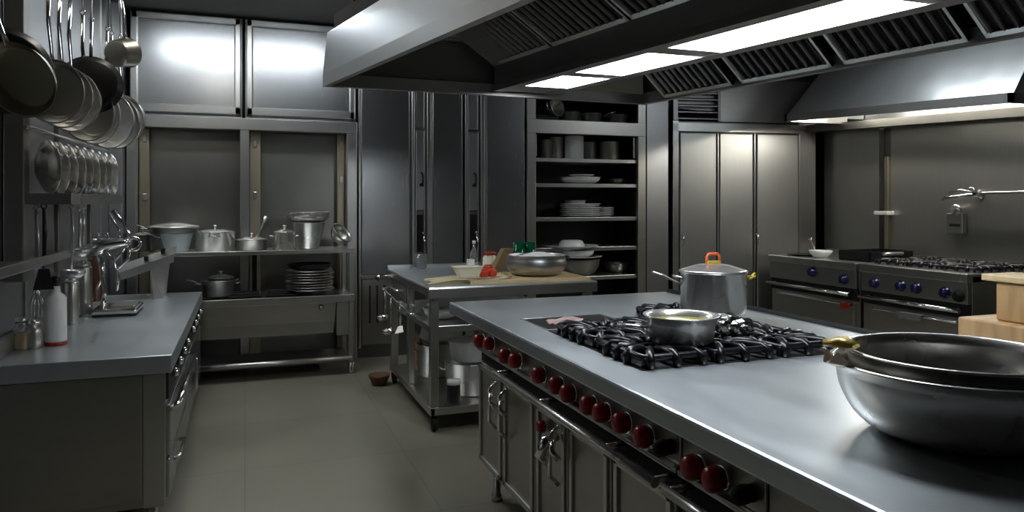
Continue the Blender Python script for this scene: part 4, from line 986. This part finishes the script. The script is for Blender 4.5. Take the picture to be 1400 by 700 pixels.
# things on the table
pb_ = P(700, 372, Z=TZ)
q = B(); q.prism([(1.42, 4.70), (2.29, 4.66), (2.30, 5.22), (1.50, 5.26)], TZ + .001, TZ + .022, 'Z')
tag(origin(q.build('cutting_board', 'board'), (1.86, 4.95, TZ)), 'large pale wooden cutting board under the steel bowl', 'cutting board')
q = B(); q.sheet(lambda u, v: (1.17 + .56 * u + .05 * v - .10 * (1 - u) * abs(v - .5), 4.72 + .36 * v + .03 * u, TZ + .028 + .012 * math.sin(7 * u + 3 * v) * u + .004 * math.sin(13 * v) - .020 * (1 - min(1, u * 3))), 22, 12, .002)
tag(origin(q.build('wrapping_paper', 'cream'), (1.45, 4.9, TZ)), 'rumpled cream paper spread over the end of the cutting board', 'paper')
pz = TZ + .045
p = P(642, 378, Z=pz); q = B(); q.hexa([(-.065, -.045, 0), (.065, -.045, 0), (.065, .045, 0), (-.065, .045, 0)], [(-.10, -.06, .062), (.08, -.06, .062), (.08, .06, .062), (-.10, .06, .062)])
t = thing('food_tub', 'pale cream plastic tub on the rumpled paper', 'tub', (p.x, p.y + .03, pz)); q.build('tub', 'paleplastic', t); q = B(); q.box(-.108, .088, -.068, .068, .062, .070, .003); q.build('rim', 'paleplastic', t)
p2 = P(648, 367, Z=pz + .072); t = tag(B().box(-.024, .024, -.02, .02, 0, .045, .004).build('white_box', 'white'), 'tiny white box standing on the pale plastic tub', 'box'); t.location = (p.x + .02, p.y + .04, pz + .0705)
for k, (px, py, lab) in enumerate(((661, 378, 'red tomato chunk beside the pale tub'), (672, 377, 'red tomato chunk between the tub and the jar'), (667, 371, 'red tomato chunk at the back, before the jar with red lid'))):
    p = P(px, py, Z=TZ + .04); q = B(); q.box(-.034, .034, -.03, .03, 0, .055, .016); t = tag(q.build('tomato_chunk', 'redfood'), lab, 'food', 'tomato chunks on the cutting board'); t.location = (p.x, p.y, TZ + .036); t.rotation_euler = (0, 0, .5 * k)
p = P(676, 372, Z=TZ); t = thing('preserve_jar', 'glass jar with dark red lid behind the tomato chunks', 'jar', (p.x, p.y + .12, TZ + .022))
B().lathe([(0, 0), (.055, 0), (.058, .01), (.056, .085), (.046, .10), (.046, .11), (0, .11)], 24).build('body', 'paleplastic', t); B().lathe([(0, .108), (.052, .108), (.052, .128), (.045, .132), (0, .132)], 24).build('lid', 'redlid', t)
p = P(700, 376, Z=TZ); q = B(); q.hexa([(-.06, -.05, 0), (.10, -.05, 0), (.10, .05, 0), (-.06, .05, 0)], [(.03, -.05, .165), (.10, -.05, .165), (.10, .04, .165), (.03, .04, .165)])
t = tag(q.build('cardboard_carton', 'cardboard'), 'brown sloped cardboard carton behind the steel bowl', 'carton'); t.location = (p.x - .03, p.y + .22, TZ + .023)
p = P(738, 377, Z=TZ + .022)
BWX, BWY = p.x, p.y + .07
t = thing('steel_bowl', 'wide steel bowl of white flour on the cutting board', 'bowl', (BWX, BWY, TZ + .0225))
B().lathe([(0, 0), (.13, 0), (.175, .012), (.21, .045), (.222, .08), (.218, .115), (.208, .14), (.215, .147), (.215, .151), (.203, .148), (.212, .115), (.216, .08), (.204, .048), (.17, .017), (.12, .006), (0, .006)], 48).build('bowl', 'panel', t)
q = B(); q.tube([(.222, -.04, .115), (.25, -.03, .12), (.25, .03, .12), (.222, .04, .115)], .012, 8); q.build('handle', 'pan', t)
q = B(); q.lathe([(0, .185), (.05, .182), (.11, .165), (.17, .14), (.196, .128), (.19, .118), (0, .09)], 30); tag(origin(q.build('flour', 'rice'), (0, 0, 0)), 'heap of white flour filling the steel bowl', 'flour', None, 'stuff').location = (BWX + .02, BWY, TZ + .005)
for px, lab in ((709, 'green glass tumbler behind the steel bowl, nearer the carton'), (724, 'green glass tumbler behind the steel bowl, nearer the dish shelves')):
    p = P(px, 366, Y=5.42); t = tag(B().lathe([(0, 0), (.036, 0), (.040, .01), (.046, .235), (.043, .235), (.037, .014), (0, .012)], 24).build('green_tumbler', 'green'), lab, 'glass', 'green tumblers on the prep table'); t.location = (p.x, p.y, TZ + .001)
p = P(573, 362, Y=6.03); t = tag(B().lathe([(0, 0), (.05, 0), (.053, .01), (.056, .12), (.052, .12), (.049, .014), (0, .012)], 24).build('glass_beaker', 'glass'), 'short clear glass at the back edge of the prep table', 'glass'); t.location = (p.x, 5.98, TZ + .001)
p = P(648, 362, Y=5.95); t = thing('condiment_bottle', 'small clear bottle with white cap at the back of the prep table', 'bottle', (p.x, 5.95, TZ + .001))
B().lathe([(0, 0), (.034, 0), (.036, .01), (.034, .12), (.014, .16), (.012, .20), (0, .20)], 20).build('body', 'glass', t); B().lathe([(0, .2), (.015, .2), (.015, .225), (0, .227)], 16).build('cap', 'white', t)
# below the table
p = P(586, 430, X=1.30); bowl('white_bowl', 'white bowl on the middle shelf of the prep table', 'bowl', (1.31, 5.06, .681), .125, .07, .06, 'white')
pot('stockpot', 'dented steel stockpot on the bottom shelf of the prep table', 'pot', (1.52, 5.02, .151), .19, .22, 'pot', .02, None, True, None)
pot('white_pot', 'white lidded pot stacked on the dented steel stockpot', 'pot', (1.52, 5.02, .38), .16, .13, 'white', .02, None, False, 'white')
pot('steel_pot', 'dark steel pot on the bottom shelf by the middle post', 'pot', (1.42, 5.62, .151), .16, .24, 'potd', .01, None, True, None)
q = B(); q.lathe([(0, 0), (.09, .0), (.13, .05), (.12, .12), (.14, .17), (.08, .215), (.03, .235), (0, .24)], 18)
o = q.build('plastic_bag', 'greycloth'); 
for v in o.data.vertices: v.co += Vector((math.sin(v.co.z * 60 + v.co.x * 40), math.cos(v.co.y * 55 + v.co.z * 30), 0)) * .012
tag(o, 'crumpled grey bag resting on the dark steel pot', 'bag'); o.location = (1.42, 5.62, .398)
t = thing('spice_jar', 'small jar with white lid on the bottom shelf behind the corner leg', 'jar', (1.33, 4.80, .151)); B().lathe([(0, 0), (.045, 0), (.048, .01), (.046, .11), (.04, .12), (0, .12)], 20).build('body', 'pan', t); B().lathe([(0, .118), (.046, .118), (.046, .15), (0, .152)], 20).build('lid', 'white', t)
t = tag(B().box(-.012, .012, -.16, .16, 0, .30, .005).build('chopping_board', 'cardboard'), 'brown board standing on the bottom shelf by the far leg', 'board'); t.location = (1.30, 5.98 - .17, .153)
p = P(521, 527, Z=0); t = tag(B().lathe([(0, 0), (.055, 0), (.085, .07), (.088, .085), (.078, .085), (.05, .012), (0, .012)], 24).build('clay_pot', 'clay'), 'small brown clay pot on the floor by the prep table', 'pot'); t.location = (p.x - .01, p.y + .03, .001)

# ================================================================== dishes on the open shelves
y_ = YB + .22
def dx_(px, y=None): return PX(px, y_ if y is None else y)
za = SHZ['a']
for px, r, h, m, lab in ((745, .075, .20, 'potd', 'narrow dark steel pot on the upper dish shelf'), (764, .10, .245, 'pot', 'dull steel pot second along the upper dish shelf'), (785, .105, .25, 'white', 'tall white pot on the upper dish shelf'), (811, .095, .20, 'potd', 'dull grey steel pot on the upper dish shelf, beside the white pot'), (833, .11, .20, 'potd', 'wide grey steel pot at the far end of the upper dish shelf')):
    pot('storage_pot', lab, 'pot', (dx_(px), y_ + (.12 if px in (764, 811) else 0), za + .001), r, h, m, .0, None, False, None, 'pots on the upper dish shelf')
zt = SHZ['top']
t = pot('colander', 'steel colander lying on its side on top of the dish cabinet', 'colander', (PX(750, YB + .16), YB + .20, zt + .125), .11, .14, 'pot', .04, None, True); t.rotation_euler = (1.35, 0, .5)
for px, lab in ((778, 'low steel pan in the top opening beside the colander'), (808, 'low steel pan in the middle of the top opening'), (843, 'low steel pan at the far end of the top opening')):
    pot('low_pan', lab, 'pan', (PX(px, YB + .2), YB + .2, zt + .001), .115, .10, 'potd', .01, (-.3, .16) if px == 808 else None, px != 808, None, 'pans in the top opening of the dish cabinet')
zb_ = SHZ['b']
bowl('soup_dish', 'wide white dish alone on the second dish shelf', 'dish', (dx_(793), y_, zb_ + .001), .22, .07, .10, 'white')
plate_('serving_plate', 'white plate lying on the wide white dish', (dx_(795), y_, zb_ + .077), .14, 'white')
bowl('dark_bowl', 'dark bowl at the end of the second dish shelf', 'bowl', (dx_(850), y_ + .1, zb_ + .001), .10, .06, .05, 'potd')
zc_ = SHZ['c']
ords = ['lowest', 'second from the bottom', 'third from the bottom', 'middle', 'third from the top', 'second from the top', 'topmost']
for k in range(7):
    plate_('dinner_plate', 'white dinner plate in the flat stack on the third dish shelf, ' + ords[k], (dx_(793) + .01 * math.sin(k * 2.1), y_, zc_ + .001 + .0205 * k), .225 - .006 * (k % 2), 'white', 'dinner plates on the third dish shelf', hh=.018)
for k in range(5):
    plate_('side_plate', 'small white plate in the end stack on the third dish shelf, ' + ['lowest', 'second from the bottom', 'middle', 'second from the top', 'topmost'][k], (dx_(833), y_ + .12, zc_ + .001 + .0205 * k), .11, 'white', 'small plates on the third dish shelf', hh=.018)
bowl('cream_bowl', 'pale bowl behind the white plates on the third dish shelf', 'bowl', (dx_(785, y_ + .3), y_ + .28, zc_ + .06), .12, .12, .05, 'white')
ze = SHZ['e']
bowl('footed_bowl', 'deep grey bowl at the bottom of the tall dish stack', 'bowl', (dx_(787), YB + .16, ze + .001), .235, .17, .11, 'potd')
zq = ze + .178
plate_('oval_platter', 'white platter on the deep grey bowl, lowest of the platters', (dx_(787), YB + .16, zq), .26, 'white', 'platters in the tall dish stack', 'platter', .03); zq += .037
bowl('serving_bowl', 'broad white bowl between the platters of the tall dish stack', 'bowl', (dx_(783), YB + .16, zq - .012), .21, .07, .12, 'white'); zq += .066
plate_('oval_platter', 'broad grey-white platter overhanging the tall dish stack, under the small bowl', (dx_(776), YB + .16, zq), .315, 'white', 'platters in the tall dish stack', 'platter', .045); zq += .02
t = bowl('small_bowl', 'small white bowl upside down on the tall dish stack', 'bowl', (dx_(778), YB + .16, zq + .085), .145, .075, .09, 'white'); t.rotation_euler = (PI, 0, 0)
bowl('steel_basin', 'dull steel basin at the end of the lowest dish shelf', 'basin', (dx_(848), y_ + .1, ze + .001), .14, .11, .08, 'potd')

# ================================================================== pots and bowls on the island
gz = IZ + .003 + .043
p = P(975, 428, Z=gz); SX, SY = 1.99, 3.02
SX, SY = p.x, p.y
t = thing('stockpot', 'lidded steel stockpot with yellow and orange grips on the far burner', 'pot', (SX, SY, gz))
r, h = .148, .185
B().lathe([(0, 0), (r - .02, 0), (r - .006, .008), (r, .03), (r, h), (r + .006, h + .003), (r + .006, h + .007), (r - .004, h + .006), (r - .004, .03), (0, .006)], 48).build('body', 'pot', t)
l = B().lathe([(r + .004, h + .008), (r + .008, h + .012), (r * .95, h + .017), (r * .5, h + .038), (0, h + .045), (0, h + .041), (r * .5, h + .033), (r * .94, h + .012)], 48).build('lid', 'pot', t)
q = B(); q.tube([(-.034, .0, h + .042), (-.034, 0, h + .075), (-.024, 0, h + .088), (.024, 0, h + .088), (.034, 0, h + .075), (.034, 0, h + .042)], .007, 8); o = q.build('grip', 'orange', l); o['label'] = 'orange lid grip'
q = B(); q.box(-.036, .036, -.012, .012, h + .040, h + .056, .004); o = q.build('grip_base', 'brass', l); o['label'] = 'yellow grip base'
dirL = Vector((-CS, SN, 0))                                 # towards the viewer's left
q = B(); a = dirL * (r - .004); q.tube([a + Vector((0, 0, h * .72)), a + dirL * .03 + Vector((0, 0, h * .78)), a + dirL * .09 + Vector((0, 0, h * .95)), a + dirL * .135 + Vector((0, 0, h * 1.03))], [.010, .009, .013, .010], 10, flat=(.5, 1.3)); q.build('long_handle', 'pot', t)
q = B(); q.tube([a + Vector((0, .03, h * .86)), a + dirL * .03 + Vector((0, .02, h * .92)), a + dirL * .03 + Vector((0, -.02, h * .92)), a + Vector((0, -.03, h * .86))], .006, 8); q.build('loop_handle', 'pot', t)
q = B(); a = -dirL * (r - .004); q.tube([a + Vector((0, .03, h * .86)), a - dirL * .032 + Vector((0, .02, h * .90)), a - dirL * .036 + Vector((0, -.02, h * .92)), a + Vector((0, -.03, h * .86))], .006, 8); q.tube([a - dirL * .03 + Vector((0, 0, h * .90)), a - dirL * .05 + Vector((0, 0, h * 1.0))], .006, 8); o = q.build('loop_handle', 'brass', t); o['label'] = 'yellow loop handle'
# open saucepan
p = P(934, 472, Z=gz); AX, AY = p.x + .03, p.y + .06
t = thing('saucepan', 'open steel saucepan of yellow broth in the middle of the burners', 'saucepan', (AX, AY, gz))
r, h = .128, .098
B().lathe([(0, 0), (r - .026, 0), (r - .014, .008), (r - .006, h * .7), (r, h - .006), (r + .010, h), (r + .010, h + .003), (r - .003, h), (r - .010, h * .7), (r - .02, .01), (0, .006)], 48).build('body', 'pot', t)
q = B(); a = dirL * (r - .006); q.tube([a + Vector((0, 0, h * .55)), a + dirL * .04 + Vector((0, 0, h * .6)), a + dirL * .11 + Vector((0, 0, h * .64))], [.011, .012, .009], 10, flat=(.5, 1.2)); q.build('handle', 'pot', t)
q = B(); a = -dirL * (r + .004); s_ = Vector((SN, CS, 0)); q.tube([a + s_ * .05 + Vector((0, 0, h * .93)), a - dirL * .03 + s_ * .035 + Vector((0, 0, h * .97)), a - dirL * .03 - s_ * .035 + Vector((0, 0, h * .97)), a - s_ * .05 + Vector((0, 0, h * .93))], .008, 8, flat=(.6, 1.6)); q.build('side_grip', 'pot', t)
t = tag(B().lathe([(0, 0), (r - .012, 0), (r - .010, .004), (.06, .006), (0, .008)], 40).build('broth', 'soup'), 'yellow broth in the open steel saucepan', 'soup', None, 'stuff'); t.location = (AX, AY, gz + h * .74)
# scrunched foil by the saucepan
rnd = random.Random(3)
t_ = bmesh.new(); bmesh.ops.create_icosphere(t_, subdivisions=3, radius=1)
for v in t_.verts:
    n = 1 + .22 * math.sin(7 * v.co.x + 3 * v.co.z) * math.cos(6 * v.co.y) + rnd.uniform(-.09, .09); v.co = Vector((v.co.x * .075 * n, v.co.y * .06 * n, v.co.z * .038 * n))
q = B(); q._add(t_); p = P(1003, 448, Z=gz + .03); t = tag(q.build('foil', 'chrome'), 'scrunched shiny foil beside the open saucepan', 'foil'); t.location = (p.x, p.y, gz + .034)
# two big nested mixing bowls
MX, MY = 1.594, 1.28
def spun(r, h, rb, lipw):
    prof = [(0, 0), (rb, 0)]
    for k in range(1, 13):
        a = k / 12 * PI / 2; prof.append((rb + (r - rb) * math.sin(a) ** .9, h * (1 - math.cos(a))))
    inn_ = [(x - .004, z + (.004 if z < .5 * h else 0)) for x, z in prof[::-1] if x > .004]
    return prof + [(r + lipw * .5, h + .003), (r + lipw, h + .001), (r + lipw + .002, h + .004), (r + lipw * .4, h + .008), (r - .003, h + .006)] + inn_[1:] + [(0, .005)]
t = thing('mixing_bowl', 'big outer steel mixing bowl with a brass-coloured spout, standing on the island', 'bowl', (MX, MY, IZ + .001), 0, 'nested mixing bowls')
B().lathe(spun(.262, .165, .13, .014), 72).build('bowl', 'bowl', t)
q = B(); a0 = dirL.copy(); s_ = Vector((SN, CS, 0)); zt_ = .165
def spf(u, v):
    w = (v - .5) * 2
    out = .258 + .055 * u
    return tuple(a0 * (out - .02 * w * w * u) + s_ * (w * (.055 - .025 * u)) + Vector((0, 0, zt_ + .006 + .020 * u - .030 * (1 - w * w) * (.4 + .6 * u) + .012 * u * u)))
q.sheet(spf, 10, 12, .005); o = q.build('spout', 'warm', t); o['label'] = 'brass-coloured pouring spout'
q = B(); q.tube([tuple(a0 * .293 + s_ * .045 + Vector((0, 0, zt_ + .045))), tuple(a0 * .258 + s_ * .02 + Vector((0, 0, zt_ + .052))), tuple(a0 * .243 - s_ * .015 + Vector((0, 0, zt_ + .048)))], [.014, .024, .010], 10, flat=(.6, 1.4)); o = q.build('thumb_rest', 'brass', t); o['label'] = 'yellow thumb rest'
t = thing('mixing_bowl', 'big inner steel mixing bowl nested in the spouted one', 'bowl', (MX + .008, MY, IZ + .043), 0, 'nested mixing bowls')
B().lathe(spun(.240, .150, .12, .010), 72).build('bowl', 'bowl', t)
# butcher blocks
t = tag(B().box(-.09, .09, -.32, .32, 0, .17, .006).build('butcher_block', 'wood'), 'long butcher block on the island behind the mixing bowls', 'block'); t.location = (2.345, 1.48, IZ + .001)
t = tag(B().box(-.075, .075, -.24, .24, 0, .125, .006).build('butcher_block', 'wood'), 'shorter butcher block stacked on the long one', 'block'); t.location = (2.375, 1.46, IZ + .172)
t = tag(B().box(-.08, .08, -.26, .26, 0, .022, .004).build('wooden_board', 'board'), 'thin wooden board on top of the stacked butcher blocks', 'board'); t.location = (2.372, 1.485, IZ + .298)
# ================================================================== light
def ceiling_lamp(lab, x, y, w=.30, l=1.2, rz=0, m='lampc'):
    t = thing('ceiling_lamp', lab, 'lamp', (x, y, CZ), rz, 'ceiling lamps')
    q = B(); q.box(-w / 2 - .02, w / 2 + .02, -l / 2 - .02, l / 2 + .02, -.055, -.002, .006); q.build('housing', 'trim', t)
    q = B(); q.box(-w / 2, w / 2, -l / 2, l / 2, -.075, -.05, .008); q.build('diffuser', m, t)
ceiling_lamp('ceiling lamp in front of the wall cabinet beside the pans', -.42, 5.75, w=.22, l=.8, rz=PI / 2)
ceiling_lamp('ceiling lamp in front of the wall cabinet beside the island hood', .45, 5.75, w=.22, l=.8, rz=PI / 2)
ceiling_lamp('added unseen ceiling lamp above the side worktop, in the aisle beside the island', -.30, 4.2, w=.16, l=.9, m='lamp_added')  # added out of view to brighten the knobs, island front and side worktop
ceiling_lamp('ceiling lamp over the aisle before the wall hood', 5.0, 4.3, w=.25, l=1.4)
w = bpy.data.worlds.new('world'); w.use_nodes = True; sc.world = w
bg = w.node_tree.nodes['Background']; bg.inputs['Color'].default_value = (.55, .6, .65, 1); bg.inputs['Strength'].default_value = .05
vs = sc.view_settings
vs.view_transform = 'Standard'; vs.look = 'None'; vs.gamma = 1; vs.use_curve_mapping = False; vs.exposure = 0.27
sc.cycles.sample_clamp_indirect = 4.0
